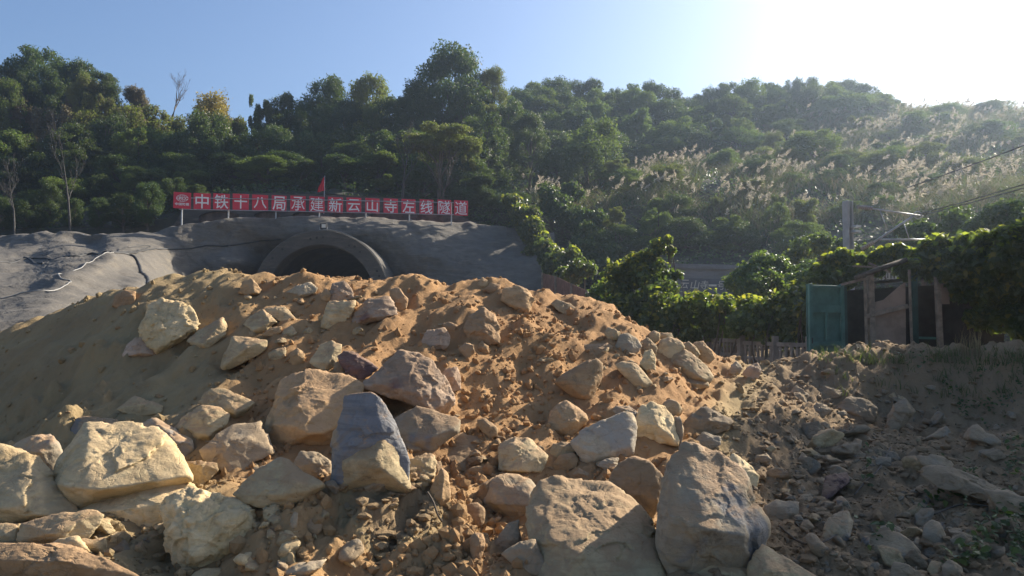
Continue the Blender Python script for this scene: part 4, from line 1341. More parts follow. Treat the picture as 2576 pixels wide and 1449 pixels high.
def sign_row():
    L = [65, 228, 387, 545, 703, 860, 1012, 1165, 1316, 1468, 1620, 1768, 1914, 2060, 2205, 2340]
    Rr = [190, 350, 505, 662, 820, 970, 1127, 1280, 1430, 1580, 1728, 1878, 2022, 2168, 2312, 2450]
    T = [100, 107, 110, 112, 120, 125, 128, 133, 138, 143, 148, 150, 155, 158, 160, 165]
    B = [232, 240, 242, 245, 248, 255, 258, 263, 267, 268, 272, 274, 276, 282, 284, 290]
    chars = '中铁十八局承建新云山寺左线隧道'
    sx = lambda a: 419 + a / 3.234
    sy = lambda a: 453 + a / 3.234
    dep = lambda zx: 47.3 + (zx - 65) / (2450 - 65) * 6.2
    o = P(sx(1260), sy(300), dep(1260))
    root = empty('sign_row', o)
    tag(root, 'long row of sixteen red panels with white Chinese characters on steel posts above the tunnel', 'sign')
    A = P(sx(65), sy(166), dep(65)); Z = P(sx(2450), sy(228), dep(2450))
    right = Vector((Z.x - A.x, Z.y - A.y, 0)).normalized()
    for i in range(16):
        dd = dep((L[i] + Rr[i]) / 2)
        c = P(sx((L[i] + Rr[i]) / 2), sy((T[i] + B[i]) / 2), dd) - o
        w = M((Rr[i] - L[i]) / 3.234, dd) / right.x
        h = M((B[i] - T[i]) / 3.234, dd)
        tilt = Matrix.Rotation(math.atan2(-right.y, right.x) * -1, 3, 'Z') @ Matrix.Rotation(R([.8, -.6, .4, 0, -.5, .6, -.3, .2][i % 8]), 3, 'Y')
        pa = MB().box(c, (w, .035, h), tilt, .004).build('panel', M_RED, root)
        if i:
            pa['label'] = 'red panel with the white character ' + chars[i - 1]
        else:
            pa['label'] = 'red panel with the white globe emblem'
        nf = Vector((right.y, -right.x, 0))
        f = c + nf * .02
        if i == 0:
            m = MB()
            n = 40
            rx_, rz_ = w * .33, h * .21
            cz = f + Vector((0, 0, h * .14))
            P3 = lambda a, b: cz + right * a + Vector((0, 0, b)) + nf * .012
            m.tube([P3(rx_ * math.cos(t), rz_ * math.sin(t)) for t in np.linspace(0, 2 * math.pi, n)], .011, 6)
            m.tube([P3(rx_ * .5 * math.cos(t), rz_ * math.sin(t)) for t in np.linspace(0, 2 * math.pi, n)], .008, 6)
            m.tube([P3(0, -rz_), P3(0, rz_)], .008, 6)
            for q in (-.55, .6):
                k = math.sqrt(1 - q * q)
                m.tube([P3(-rx_ * k, rz_ * q), P3(rx_ * k, rz_ * q)], .008, 6)
            m.build('emblem', M_WHITE, pa)
            put_text('CRCC', 'lettering', M_WHITE, pa, cz + nf * .016, w * .66, h * .15, right, bold=.02, shear=.25)
            put_text('中国铁建', 'lettering', M_WHITE, pa, f + Vector((0, 0, -h * .23)) + nf * .006, w * .80, h * .17, right, bold=.015)
        else:
            ch = chars[i - 1]
            fw, fh = {'十': (.80, .82), '八': (.80, .72), '山': (.80, .76), '云': (.82, .78), '中': (.78, .88)}.get(ch, (.86, .87))
            put_text(ch, 'lettering', M_WHITE, pa, f, w * fw, h * fh, right, bold=.0 if ch in '承建隧道' else .008)
    # rails
    for ya, yb in ((143, 185), (236, 284)):
        m = MB()
        a = P(sx(100), sy(ya), dep(100)) - o; b = P(sx(2440), sy(yb), dep(2440)) - o
        n = right.cross(Vector((0, 0, 1))) * -1
        m.tube([a + n * .05, (a + b) / 2 + n * .05 + Vector((0, 0, .02)), b + n * .05], .028, 6)
        m.build('rail', M_STEEL, root)
    for zx, zb, zt in ((122, 372, 160), (502, 322, 145), (890, 308, 150), (1243, 308, 150), (1622, 318, 165), (1977, 332, 170), (2320, 350, 180)):
        a = P(sx(zx), sy(zb), dep(zx)) - o; t = P(sx(zx), sy(zt), dep(zx)) - o
        m = MB()
        n = right.cross(Vector((0, 0, 1))) * -1
        t.x = a.x; t.y = a.y
        m.bar(a + n * .1 - Vector((0, 0, .8)), t + n * .1, .07)
        m.build('post', M_STEEL, root)


sign_row()


def flag():
    c = P(815, 492, 51.5)
    r = empty('flag', c)
    tag(r, 'red flag hanging limp on a thin pole behind the sign row', 'flag')
    top = P(817, 442, 51.5) - c
    MB().tube([(0, 0, -1.2), top], .025, 6).build('pole', M_STEEL, r)
    v = []
    nr, nc = 14, 10
    hgt = M(36, 51.5)
    for i in range(nr):
        t = i / (nr - 1)
        for j in range(nc):
            s = j / (nc - 1)
            wd = .12 + .34 * t ** .8
            v.append((top.x * (1 - .2 * t) - s * wd + .02 * math.sin(9 * t + 5 * s), .07 * math.sin(s * 9 + t * 2), top.z - .05 - t * hgt - .12 * s))
    me = mesh_np('cloth', v, grid_faces(nr, nc), True)
    o = link('cloth', me, M_FLAG, r)


flag()


# ------------------------------------------------------------------ arched retaining wall behind the signs
def arch_wall():
    d = 55.2
    c = P(800, 548, d)
    r = empty('arched_retaining_wall', c)
    tag(r, 'grey concrete retaining wall with low arches filled with brown stone behind the signs', 'retaining wall')
    ops = [(497, 610), (632, 711), (729, 803), (825, 902), (925, 1022), (1045, 1120)]
    xs = sorted(set([430, 482, 500, 1150, 1200] + [x for o in ops for x in np.linspace(o[0], o[1], 14)]))
    top = lambda x: float(np.interp(x, [430, 482, 520, 650, 820, 1000, 1080, 1140, 1200], [575, 497, 489, 486, 489, 499, 512, 535, 560]))

    def bot(x):
        for a, b in ops:
            if a < x < b:
                t = (x - a) / (b - a) * 2 - 1
                return 531 + 20 * (1 - math.sqrt(max(0, 1 - t * t)) ** .9)
        return 600
    m = MB()
    bm = m.bm
    cols = []
    for x in xs:
        t, b = P(x, top(x), d) - c, P(x, max(bot(x), top(x) + 2), d) - c
        cols.append([bm.verts.new(q) for q in (t, b, b + Vector((0, .5, 0)), t + Vector((0, .5, 0)))])
    for a, b in zip(cols, cols[1:]):
        for k in range(4):
            bm.faces.new((a[k], b[k], b[(k + 1) % 4], a[(k + 1) % 4]))
    m.build('frame', M_CONC, r)
    m = MB()
    q = [P(470, 545, d) - c, P(500, 505, d) - c, P(1060, 515, d) - c, P(1140, 550, d) - c, P(1140, 610, d) - c, P(470, 610, d) - c]
    m.poly_prism([p + Vector((0, .3, 0)) for p in q], (0, .15, 0))
    m.build('stone_infill', simple_mat('brown_stone_infill', (.15, .11, .085), .95, .5, 2.5, .8, bscale=5), r)


arch_wall()

# ================================================================== hill
HILL = [
    (-400, 590, 52), (-200, 588, 52), (0, 588, 52), (150, 590, 51.5), (300, 590, 51.5), (440, 560, 54), (600, 500, 57.5), (800, 492, 57.5), (1000, 503, 58), (1150, 530, 57), (1270, 568, 55),
    (-200, 470, 66), (0, 475, 66), (150, 480, 67), (300, 485, 68), (450, 480, 69), (600, 480, 70), (800, 480, 70), (1000, 480, 70), (1200, 490, 71),
    (-300, 350, 84), (0, 335, 84), (150, 330, 84), (280, 380, 84), (420, 400, 84), (520, 410, 84), (620, 410, 84), (750, 405, 86), (870, 400, 86), (1000, 400, 86), (1130, 400, 88), (1250, 390, 95),
    (1350, 330, 106), (1500, 320, 110), (1650, 325, 110), (1780, 325, 112), (1900, 300, 115), (2000, 292, 116), (2100, 295, 116), (2200, 300, 115), (2300, 300, 112), (2400, 305, 108), (2576, 300, 104), (2800, 290, 100), (3000, 280, 100),
    (1400, 470, 80), (1600, 445, 83), (1800, 420, 85), (2000, 400, 82), (2200, 380, 79), (2400, 370, 76), (2576, 370, 73), (2800, 370, 70), (3000, 370, 68),
    (1300, 520, 60), (1450, 525, 62), (1600, 500, 62), (1800, 475, 63), (2000, 480, 60), (2200, 490, 57), (2400, 490, 53), (2576, 480, 49), (2800, 470, 46), (3000, 470, 44),
    (1380, 660, 53), (1500, 655, 49.5), (1650, 668, 47.5), (1850, 668, 47), (2000, 650, 43.5), (2150, 630, 40), (2300, 605, 37.5), (2576, 570, 34), (2800, 560, 31), (3000, 550, 29),
]
_hx, _hz = pix_pts(HILL)
for x in range(-70, 111, 15):
    _hx.append((x, 150)); _hz.append(14 if x < 20 else 22)
    _hx.append((x, 185)); _hz.append(8)
hill0 = Field(TPS([(a / 10, b / 10) for a, b in _hx], _hz, 3e-3) and (lambda f: (lambda q: f(np.asarray(q) / 10)))(TPS([(a / 10, b / 10) for a, b in _hx], _hz, 3e-3)), -90, 120, 26, 190, .8)


def zhill(x, y):
    x = np.asarray(x, float); y = np.asarray(y, float)
    z = hill0(x, y)
    p = np.c_[x, y, 0 * x]
    return z + fbm(p * .16, 4) * .9 * sstep(48, 70, y)


def hill_front(x):                           # where the hill begins, by x
    return np.interp(x, [-60, -30, -26, -23, -14, -8, -4, 0, 2, 6, 12, 20, 30, 45], [53, 53, 53.5, 56, 57.6, 58, 58, 57.6, 55, 50, 47.2, 44, 38, 32])


def in_tunnel(v):
    c = P(RC[0], RC[1], RY)
    return (np.abs(v[:, 0] - c.x) < 4.2) & (v[:, 2] < c.z + 3.9) & (v[:, 1] < 90)


def build_hill():
    na, nd = 300, 170
    a = np.linspace(-R(44), R(48), na)
    t = np.linspace(0, 1, nd)
    X, Y, = [], []
    A = np.repeat(a[None], nd, 0)
    # first row at the foot
    d0 = np.array([next(d for d in np.arange(26, 70, .2) if d >= hill_front(math.tan(q) * d)) for q in a])
    global _fa, _fd
    _fa, _fd = a, d0
    D = d0[None] + (175 - d0[None]) * t[:, None] ** 1.3
    x, y = (np.tan(A) * D).ravel(), D.ravel()
    z = zhill(x, y)
    v = np.c_[x, y, z]
    foot = np.c_[x[:na] * .965, y[:na] * .965, z[:na] - 6.5]
    v = np.concatenate([foot, v])
    F = grid_faces(nd + 1, na)
    F = F[~in_tunnel(v)[F].any(1)]
    me = mesh_np('hill', v, F, True)
    tag(link('hill', me, simple_mat('hill_earth', (.055, .05, .03), 1, .4, 1.2, .6, bscale=3)), kind='structure')


build_hill()

# ================================================================== leaves
LEAF_Q = np.array([(-.5, 0, 0), (0, -.32, .06), (.5, 0, -.05), (0, .32, .06)])
LEAF_H = np.array([(-.5, 0, 0), (-.22, -.30, .07), (.16, -.26, .05), (.55, 0, -.12), (.16, .26, .05), (-.22, .30, .07)])


def leaves(pos, nrm, size, rg, shape=LEAF_Q, droop=.0, tint=None):
    """leaf polygons at pos, facing nrm -> verts, faces, tint per face"""
    n = len(pos)
    nrm = nrm / np.maximum(np.linalg.norm(nrm, axis=1), 1e-6)[:, None]
    a = rg.normal(size=(n, 3)); a[:, 2] -= droop
    a -= nrm * (a * nrm).sum(1)[:, None]
    a /= np.maximum(np.linalg.norm(a, axis=1), 1e-6)[:, None]
    b = np.cross(nrm, a)
    s = np.asarray(size).reshape(-1, 1, 1) * np.ones((n, 1, 1))
    v = pos[:, None] + s * (shape[None, :, 0:1] * a[:, None] + shape[None, :, 1:2] * b[:, None] + shape[None, :, 2:3] * nrm[:, None])
    k = len(shape)
    f = np.arange(n * k).reshape(n, k)
    return v.reshape(-1, 3), f, (rg.uniform(0, 1, n) if tint is None else tint)


def leaf_mesh(name, parts):
    v, f, t, o = [], {}, {}, 0
    for a, b, c in parts:
        f.setdefault(b.shape[1], []).append(b + o)
        t.setdefault(b.shape[1], []).append(c)
        v.append(a); o += len(a)
    keys = sorted(f)
    return mesh_np(name, np.concatenate(v), [np.concatenate(f[k]) for k in keys], False,
                   {'tint': ('FACE', np.concatenate([np.concatenate(t[k]) for k in keys]))})


def blob_cloud(blobs, n, size, seed, shell=.7, shape=LEAF_Q, up=.35, rand=.7, droop=.3, fr=1.4):
    """blobs: rows of x,y,z,rx,ry,rz. leaves in the outer shell of each, outline broken by noise"""
    rg = np.random.RandomState(seed)
    B = np.asarray(blobs, float)
    w = (B[:, 3] * B[:, 4] + B[:, 3] * B[:, 5] + B[:, 4] * B[:, 5])
    k = rg.choice(len(B), n, p=w / w.sum())
    u = rg.normal(size=(n, 3)); u /= np.linalg.norm(u, axis=1)[:, None]
    r = shell + (1 - shell) * rg.uniform(0, 1, n) ** .6
    ext = B[k, 3:6]
    nz = fbm((B[k, :3] + u * ext) * fr / max(B[:, 3].mean(), .05) * .8 + seed, 3)
    pos = B[k, :3] + u * ext * (r * (1 + .55 * nz))[:, None]
    nr = u * .8 + rg.normal(size=(n, 3)) * rand + np.array([0, 0, up])
    sz = size * rg.uniform(.6, 1.35, n)
    keep = nz > -.75
    return leaves(pos[keep], nr[keep], sz[keep], rg, shape, droop)


# ------------------------------------------------------------------ tree crowns, each in a unit box (1 wide, 1 high, foot at 0)
def crown_mesh(seed, kind='round', n=5200, size=.06):
    rg = np.random.RandomState(seed)
    bl = []
    if kind == 'round':
        for _ in range(60):
            a, h = rg.uniform(0, 6.28), rg.uniform(.05, .94)
            rr = .40 * math.sqrt(max(0.02, 1 - ((h - .45) / .55) ** 2)) * rg.uniform(.45, 1)
            q = rg.uniform(.07, .16)
            bl.append((rr * math.cos(a), rr * math.sin(a), h, q, q, q * rg.uniform(.8, 1.1)))
    elif kind == 'tall':
        for _ in range(46):
            h = rg.uniform(.08, .95)
            w = np.interp(h, [0, .25, .45, .7, .9, 1], [.30, .46, .44, .33, .20, .08])
            a = rg.uniform(0, 6.28)
            rr = w * rg.uniform(.35, .9)
            q = rg.uniform(.08, .15)
            bl.append((rr * math.cos(a), rr * math.sin(a), h, q, q, q * rg.uniform(.5, .8)))
    elif kind == 'flat':
        for _ in range(24):
            a = rg.uniform(0, 6.28)
            rr = .42 * math.sqrt(rg.uniform())
            h = .55 + .35 * rg.uniform() - .25 * rr
            q = rg.uniform(.10, .17)
            bl.append((rr * math.cos(a), rr * math.sin(a), h, q, q, q * .5))
    elif kind == 'loose':
        for _ in range(24):
            a, h = rg.uniform(0, 6.28), rg.uniform(.1, .95)
            rr = .42 * (1 - .5 * h) * rg.uniform(.2, 1)
            q = rg.uniform(.06, .14)
            bl.append((rr * math.cos(a), rr * math.sin(a), h, q, q, q * 1.1))
    elif kind == 'spray':                   # feathery upright tips
        for _ in range(22):
            a = rg.uniform(0, 6.28); rr = .3 * math.sqrt(rg.uniform()); h = rg.uniform(.2, .9)
            bl.append((rr * math.cos(a), rr * math.sin(a), h, .07, .07, .16))
    v, f, t = blob_cloud(bl, n, size, seed, .35, LEAF_Q, .3, .9, .4)
    # patches of lighter young growth, whole branches at a time
    cl = fbm(v[f[:, 0]] * 5 + seed, 2)
    t = np.clip(t * .55 + .35 + cl * .5, 0, 1) * np.where(t > .93, 1, .85)
    me = leaf_mesh('crown', [(v, f, t)])
    return me, bl


CROWN = {}
_tmes = {}
for _k, _n in (('round', 5), ('tall', 2), ('flat', 2), ('loose', 3), ('spray', 2)):
    CROWN[_k] = [crown_mesh(40 + 7 * i + len(_k), _k, 32000 if _k == 'tall' else 20000, .021 if _k == 'tall' else .029) for i in range(_n)]


def crown_copy(kind, i, lm):
    key = (kind, i, lm)
    if key not in _tmes:
        me = CROWN[kind][i][0]
        if me.users: me = me.copy()
        me.materials.clear(); me.materials.append(LM[lm])
        _tmes[key] = me
    return _tmes[key]


def trunk_mesh(seed, bl):
    """trunk with limbs in the crown's unit box; the trunk runs from -1 (scaled) to the crown"""
    rg = np.random.RandomState(seed)
    m = MB()
    lean = rg.uniform(-.05, .05, 2)
    P_ = lambda h: Vector((lean[0] * math.sin(h * 3), lean[1] * math.sin(h * 2.4), h))
    m.tube([P_(h) for h in (0, .15, .3, .5, .7, .85)], [.034, .029, .025, .018, .011, .005], 7)
    for b in bl[::3]:
        h0 = max(.05, b[2] * rg.uniform(.45, .7))
        a = P_(h0)
        e = Vector(b[:3])
        m.tube([a, a.lerp(e, .5) + Vector((0, 0, .04)), e], [.013, .009, .003], 5)
    bmesh.ops.recalc_face_normals(m.bm, faces=m.bm.faces)
    me = bpy.data.meshes.new('trunk')
    m.bm.to_mesh(me); m.bm.free()
    me.materials.append(M_BARK)
    return me


_trunks = {}
tree_no = [0]


def tree(px, top, wpx, d, kind, lm, label, group=None, foot=None, hmax=1.35, name='tree', cat='tree', base_py=None):
    tree_no[0] += 1
    rg = random.Random(tree_no[0])
    t = P(px, top, d)
    zg = float(zhill([t.x], [t.y])[0]) if base_py is None else P(px, base_py, d).z
    w = M(wpx, d)
    H = max(t.z - zg, w * .5)
    ch = min(H * .96, w * hmax)
    r = empty(name, (t.x, t.y, zg), rg.uniform(0, 6.28))
    tag(r, label, cat, group)
    i = rg.randrange(len(CROWN[kind]))
    c = link('crown', crown_copy(kind, i, lm), None, r)
    c.location = (0, 0, H - ch)
    c.scale = (w * 1.08, w * 1.08, ch)
    k = (kind, i)
    if k not in _trunks: _trunks[k] = trunk_mesh(i * 5 + len(kind), CROWN[kind][i][1])
    tr = link('trunk', _trunks[k], None, r)
    tr.location = (0, 0, -.4)
    # one trunk from the ground up through the crown
    tr.scale = (w * 1.0, w * 1.0, H + .4)
    return r


G_RIDGE_R = 'trees crowded along the right ridge'
G_SLOPE_R = 'trees on the slope right of the tallest tree'
G_WOOD_L = 'trees in the dark wood behind the signs'
G_RIDGE_L = 'trees along the left ridge'

# left ridge
tree(105, 122, 190, 82, 'round', 'dark', 'broad dark tree crowning the far left hilltop', G_RIDGE_L)
tree(30, 165, 120, 80, 'round', 'dark', 'dark tree at the left picture edge below the hilltop crown', G_RIDGE_L)
tree(200, 160, 140, 81, 'round', 'dark', 'dark green tree right beside the broad hilltop tree at the left', G_RIDGE_L)
tree(262, 182, 120, 78, 'tall', 'dark', 'tall very dark tree at the right end of the left hilltop', G_RIDGE_L)
tree(345, 225, 100, 80, 'loose', 'brown', 'reddish brown leafed tree just right of the very dark hilltop tree', G_RIDGE_L)
tree(345, 262, 190, 74, 'round', 'olive', 'wide olive tree in front of the reddish brown leafed tree', G_RIDGE_L)
tree(440, 275, 130, 76, 'loose', 'olive', 'loose olive brown tree below the bare tree on the skyline', G_RIDGE_L)
tree(535, 243, 150, 74, 'round', 'yellow', 'yellow tinged tree on the skyline left of the low gap', G_RIDGE_L)
tree(590, 300, 110, 73, 'loose', 'olive', 'small olive tree at the left side of the low skyline gap', G_RIDGE_L)
tree(655, 245, 80, 78, 'spray', 'mid', 'feathery bamboo like tree rising right of the low skyline gap', G_RIDGE_L)
tree(712, 236, 100, 80, 'round', 'dark', 'small round dark tree between the feathery tree and a taller dome', G_RIDGE_L)
tree(822, 194, 140, 82, 'round', 'dark', 'dark dome shaped tree left of the olive tree on the middle skyline', G_RIDGE_L)
tree(770, 260, 110, 80, 'round', 'dark', 'low dark tree at the left foot of the dome shaped tree', G_RIDGE_L)
tree(935, 196, 150, 80, 'round', 'olive', 'olive tree on the skyline left of the tallest tree', G_RIDGE_L)
tree(880, 250, 110, 79, 'round', 'dark', 'dark tree filling between the dome shaped and olive skyline trees', G_RIDGE_L)
tree(1140, 122, 260, 78, 'tall', 'dark', 'tallest tree on the skyline, big conical dark crown', G_RIDGE_L, hmax=1.5)
tree(1235, 172, 120, 79, 'tall', 'olive', 'narrow second top leaning out right of the tallest tree', G_RIDGE_L, hmax=1.6)
tree(1050, 205, 120, 77, 'round', 'dark', 'dark shoulder tree hugging the left side of the tallest tree', G_RIDGE_L)
# left brushy slope in front of the hilltop
for px, tp, w, d, lm, kd, lb in [(40, 250, 150, 76, 'brown', 'spray', 'brownish feathery thicket at the left edge below the hilltop'), (150, 240, 170, 75, 'brown', 'spray', 'brownish feathery thicket under the broad hilltop tree'), (230, 290, 150, 72, 'olive', 'round', 'olive bush tree under the very dark hilltop tree')]:
    tree(px, tp, w, d, kd, lm, lb, 'thickets on the left slope')
# dark wood: back to front
lab = 'dark leafy tree in the shaded wood between the skyline trees and the concrete slope'
for row, (ty, d, w) in enumerate([(318, 70, 150), (352, 66, 150), (405, 62, 140), (455, 58.5, 120)]):
    for j, px in enumerate(range(-40 + 35 * row, 1260, 82)):
        g = random.Random(row * 50 + j)
        if row == 3 and 480 < px < 1150: continue
        tree(px + g.uniform(-25, 25), ty + g.uniform(-42, 30) + (10 if px > 600 else 0), w * g.uniform(.6, 1.35), d + g.uniform(-2, 2), g.choice(['round', 'round', 'tall', 'loose']),
             g.choice(['dark', 'dark', 'vdark', 'mid'] if px > 250 else ['dark', 'mid', 'mid', 'vdark']), lab, G_WOOD_L, hmax=1.7)
for j, px in enumerate(range(-60, 500, 62)):
    g = random.Random(700 + j)
    tree(px, 485 + g.uniform(-25, 25) - (20 if px > 380 else 0), g.uniform(60, 95), 53.2 + g.uniform(0, 1) + (3 if px > 380 else 0), 'round', g.choice(['vdark', 'dark']), 'low dark bush at the foot of the wood behind the left concrete slope', 'bushes along the foot of the left wood', hmax=1.6, name='bush', cat='bush')
for j, px in enumerate(range(1170, 1330, 45)):
    g = random.Random(760 + j)
    tree(px, 480 + g.uniform(-15, 20), g.uniform(70, 100), 58 + g.uniform(0, 1), 'round', g.choice(['vdark', 'dark']), 'low dark bush on the bank right of the last sign panel', 'bushes right of the sign row', hmax=1.2, name='bush', cat='bush')
tree(1105, 300, 190, 58.5, 'flat', 'olive', 'spreading olive tree with a bare grey trunk above the right end of the signs', None, hmax=.95)
tree(1180, 340, 90, 60, 'loose', 'olive', 'small olive tree overhanging the last sign panel')
SKY_L = [(0, 170), (100, 135), (200, 165), (270, 195), (320, 240), (430, 290), (600, 305), (640, 312), (700, 268), (800, 238), (950, 228), (1050, 218), (1150, 185), (1260, 220)]
for j, px in enumerate(range(-30, 1290, 50)):
    g = random.Random(1300 + j)
    tp = float(np.interp(px, *zip(*SKY_L))) + g.uniform(14, 46)
    tree(px + g.uniform(-15, 15), tp, g.uniform(80, 130), 77 + g.uniform(-3, 3), g.choice(['round', 'loose', 'round']), g.choice(['dark', 'dark', 'mid', 'olive', 'vdark']), lab, G_WOOD_L, hmax=1.4)
# right ridge
for j, px in enumerate(range(1290, 2230, 42)):
    g = random.Random(1500 + j)
    tp = float(np.interp(px, [1290, 1350, 1500, 1650, 1760, 1850, 2030, 2120, 2230], [240, 215, 218, 222, 246, 222, 206, 214, 262])) + g.uniform(6, 30)
    tree(px, tp, g.uniform(70, 110), 101 + g.uniform(-3, 3), 'round', g.choice(['dark', 'mid', 'vdark']), 'bushy green tree in the crowd along the right ridge skyline', G_RIDGE_R, hmax=1.3)
rl = 'bushy green tree in the crowd along the right ridge skyline'
for px, tp in [(1310, 225), (1345, 205), (1395, 198), (1440, 206), (1490, 204), (1535, 222), (1590, 214), (1640, 212), (1690, 226), (1740, 236), (1790, 224), (1835, 208), (1885, 204), (1935, 208), (1985, 200), (2030, 193), (2075, 204), (2120, 204), (2165, 218), (2205, 236)]:
    g = random.Random(px)
    tree(px, tp, g.uniform(75, 115), 104 + g.uniform(-3, 5), 'round', g.choice(['dark', 'mid', 'dark']), rl, G_RIDGE_R)
tree(2260, 258, 70, 103, 'loose', 'dark', 'last small tree at the right end of the ridge trees', G_RIDGE_R)
sl = 'leafy green tree in the dense cover on the slope below the right ridge'
for row, (ty, d, w, x0, x1) in enumerate([(258, 98, 120, 1290, 2250), (300, 91, 130, 1290, 1930), (345, 85, 130, 1260, 1920)]):
    for j, px in enumerate(range(x0 + 20 * row, x1, 78)):
        g = random.Random(900 + row * 50 + j)
        if row > 0 and px > 1800 and g.random() < .4: continue
        tree(px + g.uniform(-20, 20), ty + g.uniform(-18, 18), w * g.uniform(.85, 1.2), d + g.uniform(-2, 2), g.choice(['round', 'round', 'loose']), g.choice(['dark', 'mid', 'mid', 'vdark']), sl, G_SLOPE_R)
tree(1330, 285, 130, 72, 'tall', 'vdark', 'vine draped dark tree right of the tallest tree', None)
tree(1480, 300, 190, 70, 'round', 'mid', 'large vine draped tree with sunlit upper right edge on the right slope', None, hmax=1.1)
tree(1400, 370, 120, 67, 'round', 'vdark', 'dark draped mass between the two vine draped trees', None)
tree(1560, 400, 120, 68, 'loose', 'olive', 'small yellowish bush tree at the foot of the large vine draped tree', None)
# bushes standing in the silver grass
for px, tp, w, d, lm, lb in [(2040, 330, 170, 72, 'mid', 'round green bush in the middle of the silver grass slope'), (1900, 420, 120, 66, 'vdark', 'dark bush below the silver grass crest'), (2250, 400, 120, 64, 'mid', 'green bush low in the silver grass right of the round one'),
                          (2420, 420, 130, 58, 'olive', 'olive bush in the silver grass toward the right edge'), (2150, 250, 120, 100, 'dark', 'dark bush under the ridge end in the silver grass'), (2500, 330, 120, 72, 'mid', 'hazy green bush in the silver grass near the right edge'),
                          (1720, 560, 150, 52, 'vdark', 'dark bush above the old portal wall'), (1850, 575, 150, 50, 'vdark', 'dark bush above the right end of the old portal wall'), (1560, 590, 150, 52, 'vdark', 'dark leafy bush on the bank left of the old portal wall'),
                          (1690, 500, 140, 57, 'vdark', 'shaded bush in the middle of the bank above the old portal'), (2010, 560, 140, 46, 'mid', 'leafy bush on the bank left of the railway mast')]:
    tree(px, tp, w, d, 'round', lm, lb, 'bushes on the grassy slope', hmax=.9, name='bush', cat='bush')


def slope_bushes():
    g = random.Random(4242)
    lb = 'rounded green bush among the silver grass on the right slope'
    n = 0
    for row, (d, y0) in enumerate([(108, 290), (98, 315), (90, 345), (83, 375), (76, 405), (69, 435), (62, 470), (56, 510), (50, 550)]):
        for px in range(1560 - 10 * row if row > 4 else 1850, 2700, 92):
            if g.random() < .16: continue
            x = px + g.uniform(-40, 40)
            if x < 1500 or (x > 2260 and row == 0): continue
            tree(x, y0 - 26 + g.uniform(-24, 24) + (14 if x > 2300 else 0), g.uniform(60, 125), d + g.uniform(-3, 3), g.choice(['round', 'round', 'loose']), g.choice(['mid', 'olive', 'dark', 'olive', 'mid']), lb, 'bushes among the silver grass', hmax=1.0, name='bush', cat='bush')


slope_bushes()


# ------------------------------------------------------------------ bare trees
def bare_tree(px, base, top, d, seed, label, mat, spread=.35, r0=.09, z0=None):
    rg = random.Random(seed)
    b = P(px, base, d)
    t = P(px, top, d)
    H = t.z - b.z
    m = MB()

    def grow(p, dirn, L, r, lvl):
        n = 4
        pts, rr = [p], [r]
        q = Vector(p); dv = Vector(dirn)
        for k in range(n):
            dv = (dv + Vector((rg.uniform(-.2, .2), rg.uniform(-.2, .2), .08))).normalized()
            q = q + dv * L / n
            pts.append(q.copy()); rr.append(max(r * (1 - .75 * (k + 1) / n), .008))
            if lvl < 3 and k >= (1 if lvl == 0 else 0):
                for _ in range(rg.choice([1, 2])):
                    sd = (dv + Vector((rg.uniform(-1, 1), rg.uniform(-1, 1), rg.uniform(.1, .7))) * (.9 if lvl else .8)).normalized()
                    grow(q, sd, L * rg.uniform(.35, .55), rr[-1] * .65, lvl + 1)
        m.tube(pts, rr, 6 if lvl < 2 else 4, cap=False)
    grow(Vector((0, 0, -.5)), Vector((.02, 0, 1)), H * 1.0, r0, 0)
    o = m.build('bare_tree', mat, None, True)
    o.location = b
    tag(o, label, 'tree')


bare_tree(178, 585, 385, 50, 3, 'pale leafless tree standing at the edge of the left concrete slope', M_PALEBARK, r0=.09)
bare_tree(35, 580, 430, 51, 8, 'thin pale trunk tree at the far left behind the concrete slope', M_PALEBARK, r0=.07)
bare_tree(432, 300, 215, 80, 5, 'dead leafless tree sticking out of the left skyline', M_BARK, r0=.14)
bare_tree(1013, 500, 380, 57, 12, 'tall thin grey trunk behind the right half of the sign row', M_PALEBARK, r0=.14)
bare_tree(1112, 505, 420, 57.5, 17, 'thin dark trunk behind the right end of the sign row', M_BARK, r0=.1)


# ------------------------------------------------------------------ ground cover on the hill: creeper leaves
def in_poly(px, py, poly):
    poly = np.asarray(poly, float)
    ins = np.zeros(len(px), bool)
    j = len(poly) - 1
    for i in range(len(poly)):
        a, b = poly[i], poly[j]
        c = ((a[1] > py) != (b[1] > py)) & (px < (b[0] - a[0]) * (py - a[1]) / (b[1] - a[1] + 1e-9) + a[0])
        ins ^= c
        j = i
    return ins


def hill_samples(n, polys, seed, x0=-50, x1=75, y0=30, y1=125):
    rg = np.random.RandomState(seed)
    x = rg.uniform(x0, x1, n); y = rg.uniform(y0, y1, n)
    k = y > hill_front(x) + .1
    x, y = x[k], y[k]
    z = zhill(x, y)
    px, py = project(x, y, z)
    ok = np.zeros(len(x), bool)
    for p in polys: ok |= in_poly(px, py, p)
    return x[ok], y[ok], z[ok], rg


GRASS_POLY = [(1320, 500), (1500, 480), (1560, 430), (1750, 430), (1880, 300), (2050, 300), (2230, 290), (2330, 275), (2650, 270), (2650, 560), (2350, 600), (2100, 640), (1980, 640), (1850, 560), (1650, 600), (1480, 600)]


